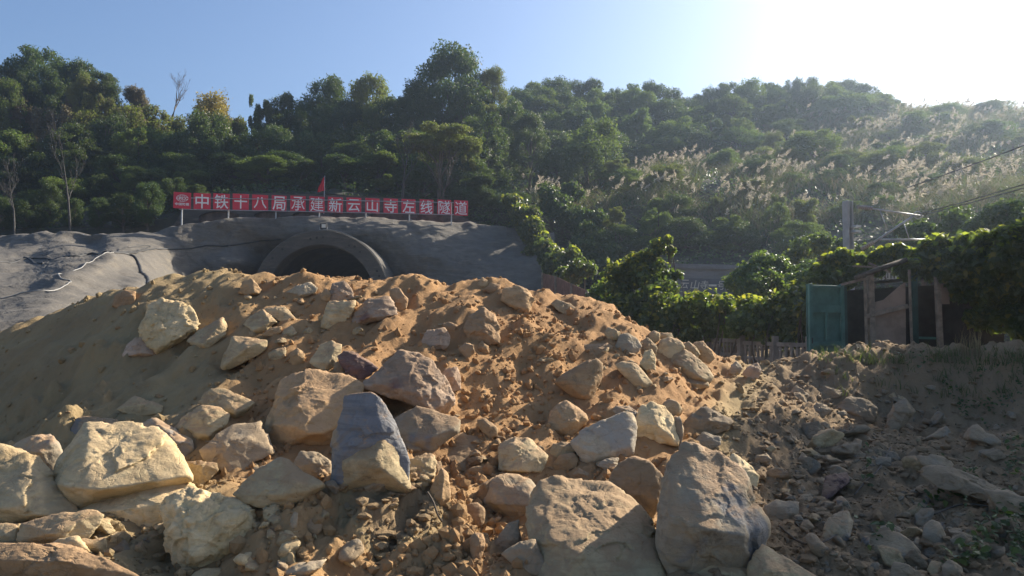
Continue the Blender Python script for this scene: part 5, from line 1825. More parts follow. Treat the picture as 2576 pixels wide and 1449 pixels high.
def creeper():
    x, y, z, rg = hill_samples(240000, [[(-100, 100), (2700, 100), (2700, 760), (-100, 760)]], 21)
    n = len(x)
    hgt = np.clip(fbm(np.c_[x * .45, y * .45, 0 * x], 4) * 1.3 + .35, 0, 2.2) * rg.uniform(.3, 1, n) ** .5
    # the steep foot of the hill is grown over too
    m = 26000
    aa = rg.uniform(-R(12), R(44), m); tt = rg.uniform(0, 1, m)
    yy = np.interp(aa, _fa, _fd)
    xx = np.tan(aa) * yy
    zz = zhill(xx, yy)
    kf = 1 - .035 * tt
    x = np.r_[x, xx * kf]; y = np.r_[y, yy * kf - rg.uniform(0, .5, m)]; z = np.r_[z, zz - 6.5 * tt]; hgt = np.r_[hgt, rg.uniform(0, .4, m)]
    n = len(x)
    pos = np.c_[x, y, z + hgt]
    nr = np.c_[rg.normal(size=n) * .5, rg.normal(size=n) * .5 - .45, np.full(n, .9)]
    sz = rg.uniform(.14, .30, n) * (1 + (y - 50) / 90)
    kp = ~in_tunnel(pos)
    pos, nr, sz, x, y = pos[kp], nr[kp], sz[kp], x[kp], y[kp]
    v, f, t = leaves(pos, nr, sz, rg, LEAF_Q, .3)
    cl = fbm(np.c_[x * .35, y * .35, 0 * x + 7], 2)
    t = np.clip(t * .5 + .35 + cl * .6, 0, 1) * .9
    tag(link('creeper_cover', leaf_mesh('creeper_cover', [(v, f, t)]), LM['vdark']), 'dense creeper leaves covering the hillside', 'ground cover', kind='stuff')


creeper()


def blades(x, y, z, L, w, lean, rg, seg=3):
    """arching grass blades -> verts, faces(quads), tint"""
    n = len(x)
    th = rg.uniform(0, 6.28, n)
    dx, dy = np.cos(th), np.sin(th)
    fx = rg.uniform(0, 6.28, n)
    wx, wy = np.cos(fx), np.sin(fx)
    rows = []
    for k in range(seg + 1):
        t = k / seg
        h = L * (t - .28 * lean * t * t)
        o = L * lean * t * t * .75
        ww = w * (1 - t * .85) * .5
        c = np.c_[x + dx * o, y + dy * o, z + h]
        s = np.c_[wx * ww, wy * ww, 0 * ww]
        rows += [c - s, c + s]
    v = np.stack(rows, 1)
    b = np.arange(n)[:, None] * (2 * (seg + 1))
    fs = [b + np.array([2 * k, 2 * k + 1, 2 * k + 3, 2 * k + 2]) for k in range(seg)]
    f = np.stack(fs, 1).reshape(-1, 4)
    return v.reshape(-1, 3), f, np.repeat(rg.uniform(0, 1, n), seg), np.stack([rows[-1].mean(1) * 0, ], 0) if False else (x + dx * L * lean * .75, y + dy * L * lean * .75, z + L * (1 - .28 * lean), dx, dy)


def silver_grass():
    x, y, z, rg = hill_samples(22000, [GRASS_POLY], 31, 0, 75, 34, 122)
    d = fbm(np.c_[x * .16, y * .16, 0 * x + 3], 3)
    k = d > -.04
    x, y, z, d = x[k], y[k], z[k], d[k]
    nb = 16
    X = np.repeat(x, nb) + rg.normal(size=len(x) * nb) * .28
    Y = np.repeat(y, nb) + rg.normal(size=len(x) * nb) * .28
    Z = np.repeat(z, nb)
    n = len(X)
    sc = np.repeat(1 + (y - 45) / 120, nb)
    L = rg.uniform(.9, 2.1, n)
    lean = rg.uniform(.6, 1.5, n)
    v, f, t, tip = blades(X, Y, Z, L, .045 * sc, lean, rg)
    dry = rg.uniform(0, 1, n) < .5
    fd = np.repeat(dry, 3)
    tag(link('green_grass', leaf_mesh('green_grass', [(v, f[~fd], t[~fd])]), LM['grass']), 'tall green silver grass blades on the right slope', 'grass', kind='stuff')
    tag(link('dry_grass', leaf_mesh('dry_grass', [(v, f[fd], t[fd])]), LM['dry']), 'straw coloured silver grass blades on the right slope', 'grass', kind='stuff')
    # feathery plumes on tall stems, bent to the right of the picture like the wind leaves them
    q = rg.uniform(0, 1, len(x)) < np.clip(.03 + .45 * (d - .05), 0, .22)
    x, y, z = x[q], y[q], z[q]
    m = 3
    x = np.repeat(x, m) + rg.normal(size=len(x) * m) * .8; y = np.repeat(y, m) + rg.normal(size=len(y) * m) * .8; z = np.repeat(z, m)
    n = len(x)
    H = rg.uniform(.9, 2.0, n)
    sc = 1 + (y - 45) / 150
    bx, by = rg.normal(size=n) * .35 + .3, rg.normal(size=n) * .35
    base = np.c_[x + bx * H * .25, y + by * H * .25, z + H]
    # stems
    rows = []
    w = .006 * sc
    for t in (0, .5, 1):
        c = np.c_[x + bx * H * .25 * t * t, y + by * H * .25 * t * t, z + H * t]
        rows += [c - np.c_[w, 0 * w, 0 * w], c + np.c_[w, 0 * w, 0 * w]]
    sv = np.stack(rows, 1)
    b = np.arange(n)[:, None] * 6
    sf = np.stack([b + np.array([0, 1, 3, 2]), b + np.array([2, 3, 5, 4])], 1).reshape(-1, 4)
    st = np.repeat(rg.uniform(0, 1, n), 2)
    # plume: bundle of thin hairs leaving the axis
    nh = 26
    LP = rg.uniform(.40, .75, n)
    ax = np.c_[bx * 1.4 + .25, by * 1.2, np.full(n, .75)]
    ax /= np.linalg.norm(ax, axis=1)[:, None]
    tt = np.tile(np.linspace(0, .85, nh), n)
    p0 = np.repeat(base, nh, 0) + np.repeat(ax * LP[:, None], nh, 0) * tt[:, None]
    hd = np.repeat(ax, nh, 0) + rg.normal(size=(n * nh, 3)) * .5 - np.array([0, 0, .12])
    hd /= np.linalg.norm(hd, axis=1)[:, None]
    hl = np.repeat(LP * .55, nh) * (1 - .45 * tt) * rg.uniform(.7, 1.2, n * nh)
    sd = np.cross(hd, rg.normal(size=(n * nh, 3)))
    sd /= np.linalg.norm(sd, axis=1)[:, None]
    ww = (.030 * np.repeat(sc, nh))[:, None]
    hv = np.stack([p0 - sd * ww * .5, p0 + hd * hl[:, None] * .5 - sd * ww, p0 + hd * hl[:, None], p0 + hd * hl[:, None] * .5 + sd * ww], 1)
    hf = np.arange(n * nh * 4).reshape(-1, 4)
    ht = np.repeat(rg.uniform(0, 1, n), nh)
    tag(link('plume_stems', leaf_mesh('plume_stems', [(sv.reshape(-1, 3), sf, st)]), LM['grass']), 'thin stems of the silver grass plumes on the right slope', 'grass stems', kind='stuff')
    tag(link('grass_plumes', leaf_mesh('grass_plumes', [(hv.reshape(-1, 3), hf, ht)]), LM['plume']), 'pale feathery silver grass plumes rising over the right slope', 'grass plumes', kind='stuff')


silver_grass()

# ================================================================== old tunnel portal on the right
M_OLDC = shot_mat('old_concrete', (.20, .20, .20), (.15, .15, .155))
M_PICK = simple_mat('weathered_fence_concrete', (.25, .22, .18), .9, .35, 3, .4)
M_TEAL = simple_mat('faded_teal_paint', (.075, .205, .17), .6, .35, 4, .2, bscale=18)
M_DTEAL = simple_mat('dark_teal_paint', (.025, .075, .06), .7, .35, 4, .2)
M_WOOD = simple_mat('grey_weathered_wood', (.31, .25, .185), .9, .45, 7, .5, bscale=25)
M_PLY = simple_mat('brown_plywood', (.36, .26, .19), .85, .35, 3, .25)
M_DARKW = simple_mat('dark_boards', (.045, .04, .035), .95, .4, 5, .3)
M_RUST = simple_mat('rusty_sheet', (.21, .11, .075), .8, .4, 3, .2)
M_MAST = simple_mat('mast_concrete', (.36, .37, .37), .85, .2, 4, .2)
M_WIRE = simple_mat('dark_wire', (.06, .06, .065), .6, .2, 4, 0)
M_INS = simple_mat('brown_porcelain', (.30, .26, .24), .3, .2, 4, 0)


def old_portal():
    d = 46.0
    c = P(1760, 700, d)
    r = empty('old_tunnel_portal', (c.x, c.y, 0))
    tag(r, 'old grey concrete portal wall with cream calligraphy behind the vines', 'tunnel portal')
    q = lambda px, py: P(px, py, d) - Vector((c.x, c.y, 0))
    a, b = q(1600, 672), q(2010, 681)
    m = MB()
    m.poly_prism([q(1600, 672), q(2010, 683), Vector((b.x, b.y, -1)), Vector((a.x, a.y, -1))], (0, 1.2, 0))
    m.build('wall', M_OLDC, r)
    m = MB()
    m.poly_prism([q(1596, 661) + Vector((0, -.18, 0)), q(2014, 671) + Vector((0, -.18, 0)), q(2014, 683) + Vector((0, -.18, 0)), q(1596, 672.5) + Vector((0, -.18, 0))], (0, 1.5, 0))
    m.build('coping', M_OLDC, r)
    m = MB()
    m.poly_prism([q(1690, 699) + Vector((0, -.06, 0)), q(1885, 704) + Vector((0, -.06, 0)), q(1885, 741) + Vector((0, -.06, 0)), q(1690, 736) + Vector((0, -.06, 0))], (0, .05, 0))
    nb = m.build('name_band', simple_mat('dark_name_band', (.10, .105, .12), .7, .25, 3, .1), r)
    for ch, x, y in zip('云山寺一号隧道', (1722, 1748, 1771, 1792, 1814, 1836, 1858), (715, 716, 717, 718, 718, 719, 720)):
        s = M(21, d)
        put_text(ch, 'lettering', M_GOLD, nb, q(x, y) + Vector((0, -.064, 0)), s * .95, s * (.22 if ch == '一' else 1.05), (1, 0, -.02), bold=-.004, shear=.22)


old_portal()


# ------------------------------------------------------------------ fences
def picket_fence():
    pts = [(1560, 806, 26), (1610, 812, 24.2), (1678, 826, 22.4), (1780, 850, 20.2), (1866, 862, 18.8), (1950, 866, 17.8), (2036, 868, 17.0)]
    c = P(1866, 930, 18.8)
    r = empty('picket_fence', (c.x, c.y, 0))
    tag(r, 'weathered concrete picket fence stepping down toward the green door', 'fence')
    o = Vector((c.x, c.y, 0))
    W = [P(*p) - o for p in pts]
    for i, w in enumerate(W):
        MB().box((w.x, w.y, (w.z - .2) / 2 + .06), (.13, .13, w.z + .45), bevel=.01).build('post', M_PICK, r)
    for i in range(len(W) - 1):
        a, b = W[i], W[i + 1]
        dv = Vector((b.x - a.x, b.y - a.y, 0)); L = dv.length; dv.normalize()
        zt = (a.z + b.z) / 2
        zb = zt - 1.55
        n = max(3, int(L / .155))
        m = MB()
        A = Vector((a.x, a.y, zt)) + dv * .07; B = Vector((b.x, b.y, zt)) - dv * .07
        m.bar(A, B, .07, .09).bar(A + Vector((0, 0, -.34)), B + Vector((0, 0, -.34)), .055, .07).bar(A + Vector((0, 0, zb - zt + .2)), B + Vector((0, 0, zb - zt + .2)), .06, .08)
        for k in range(n):
            t = (k + .5) / n
            p = A.lerp(B, t)
            m.box((p.x, p.y, zt - .78), (.055, .04, 1.46), Matrix.Rotation(math.atan2(dv.y, dv.x), 3, 'Z'))
            # rounded head of each opening
            m.bar(p + Vector((0, 0, -.12)) - dv * .05, p + Vector((0, 0, -.05)) - dv * .0, .03).bar(p + Vector((0, 0, -.12)) + dv * .05, p + Vector((0, 0, -.05)), .03)
        m.build('panel', M_PICK, r)


picket_fence()


def rusty_fence():
    pts = [(1366, 688, 41), (1400, 697, 37), (1440, 716, 32), (1480, 733, 28.5), (1530, 756, 25.5), (1585, 790, 23.5)]
    c = P(1440, 760, 32)
    o = Vector((c.x, c.y, 0))
    r = empty('sheet_fence', o)
    tag(r, 'rusty brown corrugated sheet fence between the concrete slope and the vine shrub', 'fence')
    W = [P(*p) - o for p in pts]
    for i in range(len(W) - 1):
        a, b = W[i], W[i + 1]
        n = int((b - a).length / .09)
        v = []
        for k in range(n + 1):
            p = a.lerp(b, k / n)
            p = p + Vector((.04 * (k % 2), 0, 0))
            v += [(p.x, p.y, p.z), (p.x, p.y, -.4)]
        f = [(2 * k, 2 * k + 1, 2 * k + 3, 2 * k + 2) for k in range(n)]
        me = mesh_np('sheet', v, np.array(f))
        link('sheet', me, M_RUST, r)
        MB().box((a.x - .05, a.y, a.z / 2 - .2), (.09, .09, a.z + .5)).build('post', M_WOOD, r)


rusty_fence()


def notice():
    c = P(1695, 818, 21.6)
    r = empty('notice_plate', c)
    tag(r, 'small pale notice plate fixed on the picket fence', 'notice')
    w, h = M(12, 21.6), M(19, 21.6)
    MB().box((0, 0, 0), (w, .015, h), Matrix.Rotation(R(6), 3, 'Y')).build('plate', M_PIPE, r)
    MB().box((0, -.0115, 0), (w * .6, .006, h * .5), Matrix.Rotation(R(6), 3, 'Y')).build('marking', M_OLDC, r)


notice()


# ------------------------------------------------------------------ vines
def pix_blobs(lst, jit=0, seed=0, rep=1):
    rg = random.Random(seed)
    out = []
    for px, py, rp, d in lst:
        for k in range(rep):
            s = rp * (1 if rep == 1 else rg.uniform(.45, .8))
            c = P(px + rg.uniform(-1, 1) * jit * rp, py + rg.uniform(-1, 1) * jit * rp, d + rg.uniform(-1, 1) * M(rp, d) * .7)
            q = M(s, d)
            out.append((c.x, c.y, c.z, q, q, q * rg.uniform(.75, 1)))
    return out


def vine(name, label, cat, lst, n, size, seed, lm='vine', rep=5, jit=.75, group=None, stems=True, droop=.5, ground=None, top=0):
    bl = pix_blobs(lst, jit, seed, rep)
    v, f, t = blob_cloud(bl, n, size, seed, .45, LEAF_H, .45, .65, droop)
    B = np.array(bl)
    c = Vector((B[:, 0].mean(), B[:, 1].mean(), 0))
    r = empty(name, c)
    tag(r, label, cat, group)
    me = leaf_mesh('leaves', [(v - np.array(c), f, t)])
    link('leaves', me, LM[lm], r)
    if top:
        # yellow green leaves over the tops, sunlit edges put into their colour
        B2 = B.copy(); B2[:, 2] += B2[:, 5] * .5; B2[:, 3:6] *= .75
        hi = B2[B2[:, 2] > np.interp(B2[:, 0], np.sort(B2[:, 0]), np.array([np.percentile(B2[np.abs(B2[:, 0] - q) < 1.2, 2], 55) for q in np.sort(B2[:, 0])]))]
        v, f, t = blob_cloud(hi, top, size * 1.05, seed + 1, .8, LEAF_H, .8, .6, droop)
        link('sunlit_tint_leaves', leaf_mesh('sunlit_tint_leaves', [(v - np.array(c), f, t)]), LM['sunny'], r)
    if stems:
        rg = random.Random(seed)
        m = MB()
        for b in bl[::2]:
            e = Vector(b[:3]) - c
            g = Vector((e.x + rg.uniform(-.4, .4), e.y + rg.uniform(-.2, .4), (ground if ground is not None else .2)))
            mid = g.lerp(e, .55) + Vector((rg.uniform(-.2, .2), 0, .1))
            m.tube(crspline([g, mid, e], 4), [.028 * (1 - .7 * k / 8) for k in range(9)], 5)
        m.build('stems', M_BARK, r, True)
    return r


GV = 'vine thickets on the right'
vine('vine_thicket', 'yellow green vine climbing in a stepped band along the right edge of the concrete slope', 'vine',
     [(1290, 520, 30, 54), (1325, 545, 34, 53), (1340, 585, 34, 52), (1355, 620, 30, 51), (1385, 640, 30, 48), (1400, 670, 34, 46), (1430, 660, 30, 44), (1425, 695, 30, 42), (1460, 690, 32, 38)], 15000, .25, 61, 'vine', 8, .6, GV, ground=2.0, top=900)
vine('vine_thicket', 'vine covered clump with hanging stems right of the stepped band', 'vine',
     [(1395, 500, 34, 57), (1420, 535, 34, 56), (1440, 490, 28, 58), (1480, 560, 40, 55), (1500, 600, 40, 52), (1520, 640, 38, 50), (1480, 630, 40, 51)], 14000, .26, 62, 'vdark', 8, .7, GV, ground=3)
vine('vine_shrub', 'leafy vine shrub with upright shoots before the old portal, brightest green in the picture', 'shrub',
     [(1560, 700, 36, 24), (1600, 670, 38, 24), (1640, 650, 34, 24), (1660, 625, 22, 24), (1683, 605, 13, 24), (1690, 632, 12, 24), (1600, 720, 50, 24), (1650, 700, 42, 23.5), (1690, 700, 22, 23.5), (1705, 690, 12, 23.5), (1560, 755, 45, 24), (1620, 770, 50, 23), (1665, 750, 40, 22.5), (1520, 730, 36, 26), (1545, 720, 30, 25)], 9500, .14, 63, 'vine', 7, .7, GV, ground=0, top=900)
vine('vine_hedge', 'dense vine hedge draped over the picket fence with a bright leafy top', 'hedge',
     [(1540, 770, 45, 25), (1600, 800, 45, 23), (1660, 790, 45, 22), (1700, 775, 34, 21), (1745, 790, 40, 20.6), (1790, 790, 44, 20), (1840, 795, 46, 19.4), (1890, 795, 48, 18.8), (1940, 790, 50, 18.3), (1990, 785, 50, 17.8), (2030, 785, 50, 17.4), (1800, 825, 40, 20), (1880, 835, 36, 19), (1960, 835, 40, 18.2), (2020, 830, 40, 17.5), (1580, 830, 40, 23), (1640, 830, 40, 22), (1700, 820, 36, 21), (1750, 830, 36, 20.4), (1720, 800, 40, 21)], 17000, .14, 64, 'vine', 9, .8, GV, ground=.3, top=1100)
vine('bush', 'shiny leafed dark green bush before the right end of the old portal', 'bush',
     [(1860, 700, 40, 26), (1900, 680, 40, 26), (1940, 665, 36, 26), (1980, 690, 44, 26), (1930, 715, 44, 25.5), (1880, 730, 40, 25), (2010, 720, 40, 25), (2040, 680, 34, 26)], 11000, .115, 65, 'vine', 7, .7, GV, ground=0)
vine('vine_canopy', 'vine mound on the shed roof left of the slanting beam', 'vine',
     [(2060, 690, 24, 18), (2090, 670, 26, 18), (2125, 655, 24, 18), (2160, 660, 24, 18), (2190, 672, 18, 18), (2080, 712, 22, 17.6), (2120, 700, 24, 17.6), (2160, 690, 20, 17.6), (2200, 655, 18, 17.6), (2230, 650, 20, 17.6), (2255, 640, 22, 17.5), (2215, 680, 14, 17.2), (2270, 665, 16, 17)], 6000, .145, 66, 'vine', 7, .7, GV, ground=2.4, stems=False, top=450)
vine('vine_canopy', 'big vine canopy covering the right part of the shed with leaves tinted sunlit yellow along its top', 'vine',
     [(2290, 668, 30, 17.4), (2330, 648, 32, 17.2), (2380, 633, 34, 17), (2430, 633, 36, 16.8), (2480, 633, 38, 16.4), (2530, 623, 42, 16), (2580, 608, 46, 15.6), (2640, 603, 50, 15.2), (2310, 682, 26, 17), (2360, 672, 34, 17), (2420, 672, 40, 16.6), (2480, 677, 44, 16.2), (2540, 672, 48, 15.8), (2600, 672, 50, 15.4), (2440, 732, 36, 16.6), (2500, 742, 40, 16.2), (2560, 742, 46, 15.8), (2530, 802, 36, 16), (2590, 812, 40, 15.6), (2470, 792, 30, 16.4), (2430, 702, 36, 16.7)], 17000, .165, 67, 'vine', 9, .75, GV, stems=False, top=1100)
vine('bush', 'leafy bushes between the railway mast and the vine canopy', 'bush', [(2070, 620, 34, 30), (2110, 640, 34, 29), (2190, 640, 30, 27), (2230, 650, 30, 26), (2010, 640, 34, 32)], 8000, .13, 68, 'vine', 7, .7, GV, ground=1)


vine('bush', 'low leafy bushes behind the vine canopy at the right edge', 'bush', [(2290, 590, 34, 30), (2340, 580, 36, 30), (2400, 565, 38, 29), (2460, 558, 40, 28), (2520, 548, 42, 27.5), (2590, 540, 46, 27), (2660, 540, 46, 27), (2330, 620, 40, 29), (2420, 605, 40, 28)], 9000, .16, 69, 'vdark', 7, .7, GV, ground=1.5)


# ------------------------------------------------------------------ shed
def shed():
    d = 16.8
    X = lambda a: 1928.6 + a / 3.2
    Y = lambda b: 469.6 + b / 3.2
    c = P(X(1000), Y(1340), d)
    o = Vector((c.x, c.y, .55))
    r = empty('garden_shed', o)
    tag(r, 'ramshackle board shed overgrown by vines with a faded green panelled door', 'shed')
    q = lambda a, b, dd=d: P(X(a), Y(b), dd) - o
    zb = .0

    def post(a, t, w, mat, dd=d, name='post', b=None):
        p = q(a, t, dd)
        lean = .03 if b is None else b
        return MB().bar((p.x + lean, p.y, zb - .2), (p.x, p.y, p.z), w, bevel=.006).build(name, mat, r)

    # door standing a little open
    e0, e1 = q(330, 800, d - .25), q(612, 800, d + .1)
    dv = Vector((e1.x - e0.x, e1.y - e0.y, 0)); W = dv.length; dv.normalize()
    H = e0.z - zb + .05
    ang = math.atan2(dv.y, dv.x)
    rot = Matrix.Rotation(ang, 3, 'Z')
    mid = Vector(((e0.x + e1.x) / 2, (e0.y + e1.y) / 2, 0))
    nf = Vector((dv.y, -dv.x, 0))
    m = MB()
    m.box(mid + nf * -.055 + Vector((0, 0, zb + H / 2)), (W - .02, .02, H - .02), rot)
    for u, w in ((-.5, .10), (.5, .10)):
        m.box(mid + dv * (u * (W - .09)) + nf * .018 + Vector((0, 0, zb + H / 2)), (.09, .06, H), rot, .004)
    m.box(mid + nf * .017 + Vector((0, 0, zb + H * .52)), (.06, .056, H * .44), rot, .004)
    for h, th in ((.985, .06), (.76, .16), (.30, .09), (.02, .07)):
        m.box(mid + nf * .0165 + Vector((0, 0, zb + H * h - th / 2 * (1 if h > .5 else -1))), (W - .185, .056, th), rot, .004)
    dr = m.build('door', M_TEAL, r)
    MB().box(mid - dv * (W * .44) + nf * .045 + Vector((0, 0, zb + H * .36)), (.03, .03, .12), rot, .006).build('handle', M_DARKW, dr)
    # frame beside the door
    post(628, 805, .07, M_DTEAL, d + .1, 'door_frame', 0)
    post(790, 745, .05, M_WOOD, d + .0, 'post', .02)
    post(832, 705, .12, M_WOOD, d + .06)
    # plywood sheet with a torn top
    pts = [q(858, 1360), q(858, 1000), q(882, 930), q(960, 910), q(1030, 850), q(1098, 790), q(1136, 770), q(1142, 1360)]
    for p in pts: p.z = max(p.z, zb - .1)
    MB().poly_prism([p + Vector((0, .1, 0)) for p in pts], (0, .02, 0)).build('board', M_PLY, r)
    MB().bar(q(800, 1045) + Vector((0, .02, 0)), q(1142, 960) + Vector((0, .02, 0)), .05, .09, bevel=.008).build('rail', M_WOOD, r)
    post(1147, 670, .045, M_WOOD, d - .05, 'pole', .03)
    post(1183, 680, .11, M_DTEAL, d + .1, 'door_frame', 0)
    post(1372, 720, .10, M_WOOD, d - .1, 'post', .05)
    pts = [q(1385, 650), q(1472, 650), q(1478, 945), q(1390, 945)]
    MB().poly_prism([p + Vector((0, .02, 0)) for p in pts], (0, .02, 0)).build('board', M_PLY, r)
    m = MB()
    for k in range(7):
        p0 = q(1400 + k * 60, 950 + 6 * k); p1 = q(1455 + k * 60, 955 + 6 * k)
        m.poly_prism([p0 + Vector((0, .07 + .012 * (k % 2), 0)), p1 + Vector((0, .07 + .012 * (k % 2), 0)), Vector((p1.x + .02, p1.y + .07 + .012 * (k % 2), zb - .1)), Vector((p0.x, p0.y + .07 + .012 * (k % 2), zb - .1))], (0, .01, 0))
    m.build('wall_boards', M_DARKW, r)
    # slanting roof beam, laths and dark back wall
    MB().tube([q(715, 735, d - .2), q(900, 665, d - .1), q(1125, 588, d)], [.05, .055, .05], 8).build('beam', M_BARK, r, True)
    MB().bar(q(600, 788, d - .1), q(815, 738, d - .1), .04, .05).build('lath', M_WOOD, r)
    MB().bar(q(690, 640, d + .3), q(940, 650, d + .3), .035).build('lath', M_WOOD, r)
    MB().bar(q(820, 615, d + .2), q(1000, 690, d + .1), .04).build('lath', M_WOOD, r)
    p0, p1 = q(560, 840, d + 1.8), q(1900, 760, d + 1.8)
    MB().poly_prism([p0, p1, Vector((p1.x, p1.y, zb - .2)), Vector((p0.x, p0.y, zb - .2))], (0, .05, 0)).build('back_wall', M_DARKW, r)
    p0, p1 = q(680, 700, d), q(2100, 560, d)
    m = MB()
    m.poly_prism([p0 + Vector((.9, .3, -.15)), p1 + Vector((0, .3, -.3)), p1 + Vector((.3, 2.0, -.3)), p0 + Vector((.9, 2.0, -.15))], (0, 0, .04))
    m.build('roof', M_DARKW, r)
    MB().bar(q(1190, 1215, d + .3), q(1360, 1220, d + .3), .05).build('rail', M_TEAL, r)


shed()


# ------------------------------------------------------------------ railway mast with its cantilever and wires
def mast():
    d = 24.0
    X = lambda a: 1928.6 + a / 3.2
    Y = lambda b: 469.6 + b / 3.2
    c = P(X(672), Y(560), d)
    o = Vector((c.x, c.y, 0))
    r = empty('railway_mast', o)
    tag(r, 'grey concrete railway mast with a tubular cantilever arm behind the shed', 'mast')
    q = lambda a, b, dd=d: P(X(a), Y(b), dd) - o
    t = q(652, 115)
    b = q(668, 1000)
    w = M(20, d)
    m = MB()
    ax = Vector((t.x - b.x, 0, t.z - b.z)).normalized()
    mid = (t + b) / 2
    L = (t - b).length
    rot = Matrix.Rotation(math.atan2(ax.x, ax.z), 3, 'Y') @ Matrix.Rotation(R(28), 3, 'Z')
    for s in (-1, 1):
        m.box(mid + rot @ Vector((s * w * .36, 0, 0)), (w * .26, w * .95, L), rot, .012)
    k = 9
    for i in range(k):
        m.box(mid + rot @ Vector((0, 0, -L / 2 + L * (i + .5) / k)), (w * .48, w * .3, L / k * .5), rot)
    m.box(mid + rot @ Vector((0, 0, L / 2 - .12)), (w * .48, w * .5, .24), rot)
    m.build('column', M_MAST, r)
    y0 = -.25

    def T(pts, rad, name, mat):
        return MB().tube([q(a, b) + Vector((0, y0, 0)) for a, b in pts], rad, 8).build(name, mat, r, True)

    def insul(a, b, n, name='insulator'):
        A, B = q(*a) + Vector((0, y0, 0)), q(*b) + Vector((0, y0, 0))
        pts, rr = [], []
        for i in range(n * 2 + 1):
            pts.append(A.lerp(B, i / (n * 2))); rr.append(.035 if i % 2 else .07)
        MB().tube(pts, rr, 10).build(name, M_INS, r)
    insul((705, 173), (815, 183), 7)
    T([(815, 186), (1225, 246)], .026, 'top_tube', M_STEEL)
    insul((735, 505), (825, 458), 6)
    T([(825, 458), (1150, 243)], .032, 'strut', M_STEEL)
    T([(880, 431), (1310, 433)], .026, 'registration_tube', M_STEEL)
    T([(880, 196), (942, 360)], .014, 'stay', M_STEEL)
    T([(1068, 292), (1116, 432)], .014, 'stay', M_STEEL)
    T([(1005, 458), (1095, 490)], .014, 'stay', M_STEEL)
    pc = q(1183, 238) + Vector((0, y0, 0))
    MB().tube([pc + Vector((.11 * math.cos(a), 0, .11 * math.sin(a))) for a in np.linspace(0, 2 * math.pi, 20)], .018, 6).build('pulley', M_STEEL, r)
    m = MB()
    for zz in (325, 365):
        m.box(q(700, zz) + Vector((0, -.1, 0)), (w * 1.0, w * 1.1, .07), rot)
    m.build('clamp', M_STEEL, r)
    # wires run toward the viewer on the right and back to the old portal
    for i, (a, b, zf) in enumerate([((1183, 232), 0, 0), ((1190, 245), 0, -.02), ((1100, 20), 0, .1), ((1310, 435), 0, 0)]):
        A = q(*a) + Vector((0, y0, 0))
        B = A + Vector((-1.6 + .25 * i, -19, .2 + zf))
        C = A + Vector((-1.2, 20, -.2))
        pts = [A.lerp(B, s) - Vector((0, 0, .5 * 4 * s * (1 - s) * .35)) for s in np.linspace(0, 1, 14)]
        MB().tube(pts, .013, 5).build('wire', M_WIRE, r)


mast()


def railing():
    d = 27
    c = P(2225, 650, d)
    r = empty('metal_railing', (c.x, c.y, c.z))
    tag(r, 'short grey railing of flat vertical bars behind the cantilever arm', 'railing')
    for k in range(9):
        p = P(2196 + k * 8, 628 + k * .8, d) - c
        MB().box((p.x, p.y, p.z - .5), (.055, .02, 1.0)).build('bar', M_MAST, r)
    a, b = P(2192, 630, d) - c, P(2264, 637, d) - c
    MB().bar(a + Vector((0, .03, -.05)), b + Vector((0, .03, -.05)), .03).bar(a + Vector((0, .03, -.9)), b + Vector((0, .03, -.9)), .03).build('rail', M_MAST, r)


railing()


# ------------------------------------------------------------------ weeds on the bank and roots in the rubble
def weeds():
    rg = np.random.RandomState(77)
    px = rg.uniform(2060, 2620, 300); py = rg.uniform(880, 1000, 300)
    k = rg.uniform(0, 1, 300) < np.where(py < 915, .8, .22) * np.where(px > 2350, 1, .45)
    px, py = px[k], py[k]
    d = np.array([hit(a, b) for a, b in zip(px, py)])
    rx, rz = ray(px, py)
    x, y, z = rx * d, d, CAMZ + rz * d
    nb = 14
    X = np.repeat(x, nb) + rg.normal(size=len(x) * nb) * .07; Y_ = np.repeat(y, nb) + rg.normal(size=len(x) * nb) * .07
    n = len(X)
    v, f, t, _ = blades(X, Y_, np.repeat(z, nb) - .02, rg.uniform(.06, .26, n), np.full(n, .012), rg.uniform(.3, 1.1, n), rg)
    tag(link('weeds', leaf_mesh('weeds', [(v, f, t)]), LM['grass']), 'short weeds and grass tufts along the top of the shaded bank', 'weeds', kind='stuff')
    # dry straw stalks
    px = rg.uniform(2400, 2470, 60); py = rg.uniform(885, 905, 60)
    d = np.array([hit(a, b) for a, b in zip(px, py)])
    rx, rz = ray(px, py)
    v, f, t, _ = blades(rx * d, d, CAMZ + rz * d, rg.uniform(.25, .5, 60), np.full(60, .012), rg.uniform(.1, .5, 60), rg)
    tag(link('dry_grass', leaf_mesh('dry_grass', [(v, f, t)]), LM['dry']), 'tuft of dry straw stalks before the right shed boards', 'dry grass')
    # creeping low plants on the bank
    px = rg.uniform(2150, 2620, 2600); py = rg.uniform(900, 1440, 2600)
    k = fbm(np.c_[px / 130, py / 110, 0 * px], 3) > np.where(px > 2430, .12, .36)
    px, py = px[k], py[k]
    d = np.array([hit(a, b) for a, b in zip(px, py)])
    rx, rz = ray(px, py)
    pos = np.c_[rx * d, d, CAMZ + rz * d + rg.uniform(.01, .14, len(px))]
    v, f, t = leaves(pos, np.c_[rg.normal(size=len(px)) * .5, rg.normal(size=len(px)) * .5 - .4, np.ones(len(px))], rg.uniform(.03, .075, len(px)), rg, LEAF_H)
    tag(link('creeping_weeds', leaf_mesh('creeping_weeds', [(v, f, t)]), LM['vdark']), 'low leafy weeds creeping over the shaded bank at far right', 'weeds', kind='stuff')


weeds()


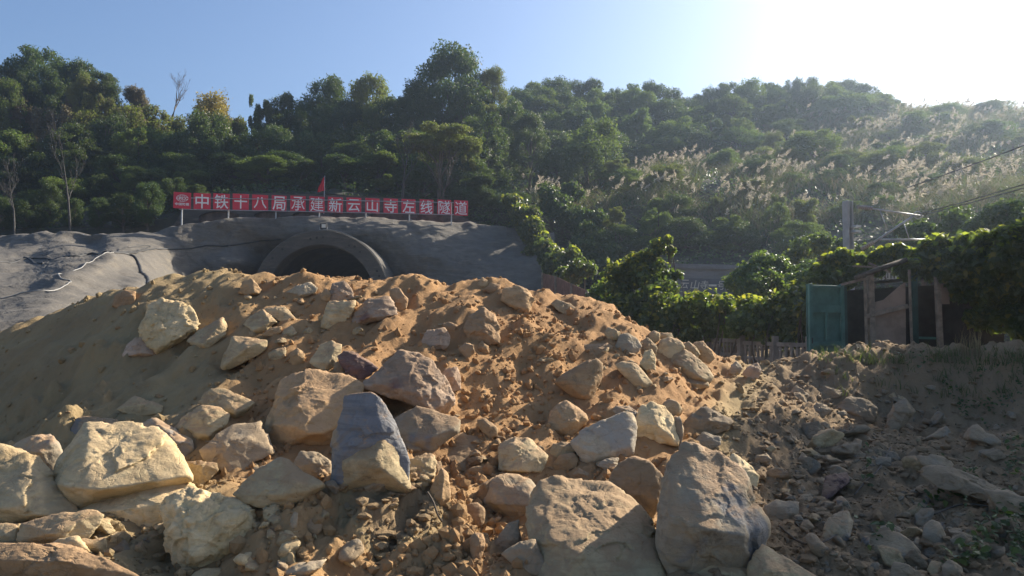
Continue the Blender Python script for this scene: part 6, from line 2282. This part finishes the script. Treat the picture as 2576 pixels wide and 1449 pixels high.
def roots():
    rg = random.Random(9)
    for i, (lab, pts) in enumerate([('thin root hanging over the shaded rubble, longest of the loose roots', [(2150, 1250), (2180, 1215), (2215, 1180), (2240, 1130)]),
                                    ('curled dry twig near the bottom of the shaded rubble', [(1960, 1330), (2010, 1370), (2060, 1375), (2110, 1350)]),
                                    ('thin pale twig below the earthy ledge rock', [(2350, 1300), (2420, 1275), (2490, 1280), (2576, 1290)]),
                                    ('short twig hanging in the soil right of the mud mound', [(1075, 1245), (1090, 1270), (1100, 1300), (1112, 1320)])]):
        q = []
        for a, b in pts:
            d = hit(a, b) - .08
            q.append(P(a, b, d) + Vector((0, 0, .02)))
        o = MB().tube(crspline(q, 6), .007, 5).build('root', M_BARK, None, True)
        tag(o, lab, 'root')


roots()


# unseen trees added beyond the right edge to cast shade on the bank
def added_shade_trees():
    for i, (x, y, h, w, lab) in enumerate([(14.2, 14.2, 8.0, 5.2, 'unseen leafy tree added outside the right edge to shade the bank'), (10.4, 10.8, 6.6, 3.8, 'smaller unseen tree added nearer the viewer to shade the bank'),
                                           (15.8, 17.8, 8.5, 5.5, 'unseen leafy tree added behind the shed to shade the bank'), (12.6, 11.6, 7.6, 4.2, 'slim unseen tree added between the other two to shade the bank')]):
        r = empty('tree', (x, y, float(zheap([x], [y])[0]) if y < 28 else 0), i)
        tag(r, lab, 'tree')
        k = ('round', i % 5)
        c = link('crown', crown_copy('round', i % 5, 'mid'), None, r)
        c.scale = (w, w, h * .85); c.location = (0, 0, h * .15)
        if k not in _trunks: _trunks[k] = trunk_mesh(i, CROWN['round'][i % 5][1])
        t = link('trunk', _trunks[k], None, r)
        t.scale = (w, w, h)


added_shade_trees()


def haze():
    m = bpy.data.materials.new('haze_air')
    m.use_nodes = True
    nt = m.node_tree
    nt.nodes.remove(nt.nodes['Principled BSDF'])
    v = nt.nodes.new('ShaderNodeVolumePrincipled')
    v.inputs['Color'].default_value = (.62, .78, 1, 1)
    v.inputs['Density'].default_value = HAZE
    v.inputs['Anisotropy'].default_value = .7
    nt.links.new(v.outputs[0], nt.nodes['Material Output'].inputs['Volume'])
    o = MB().box((15, 55, 21), (330, 170, 50)).build('haze', m)
    tag(o, 'thin bluish haze filling the air over the hillside', 'haze', kind='stuff')


HAZE = .0007
if HAZE: haze()
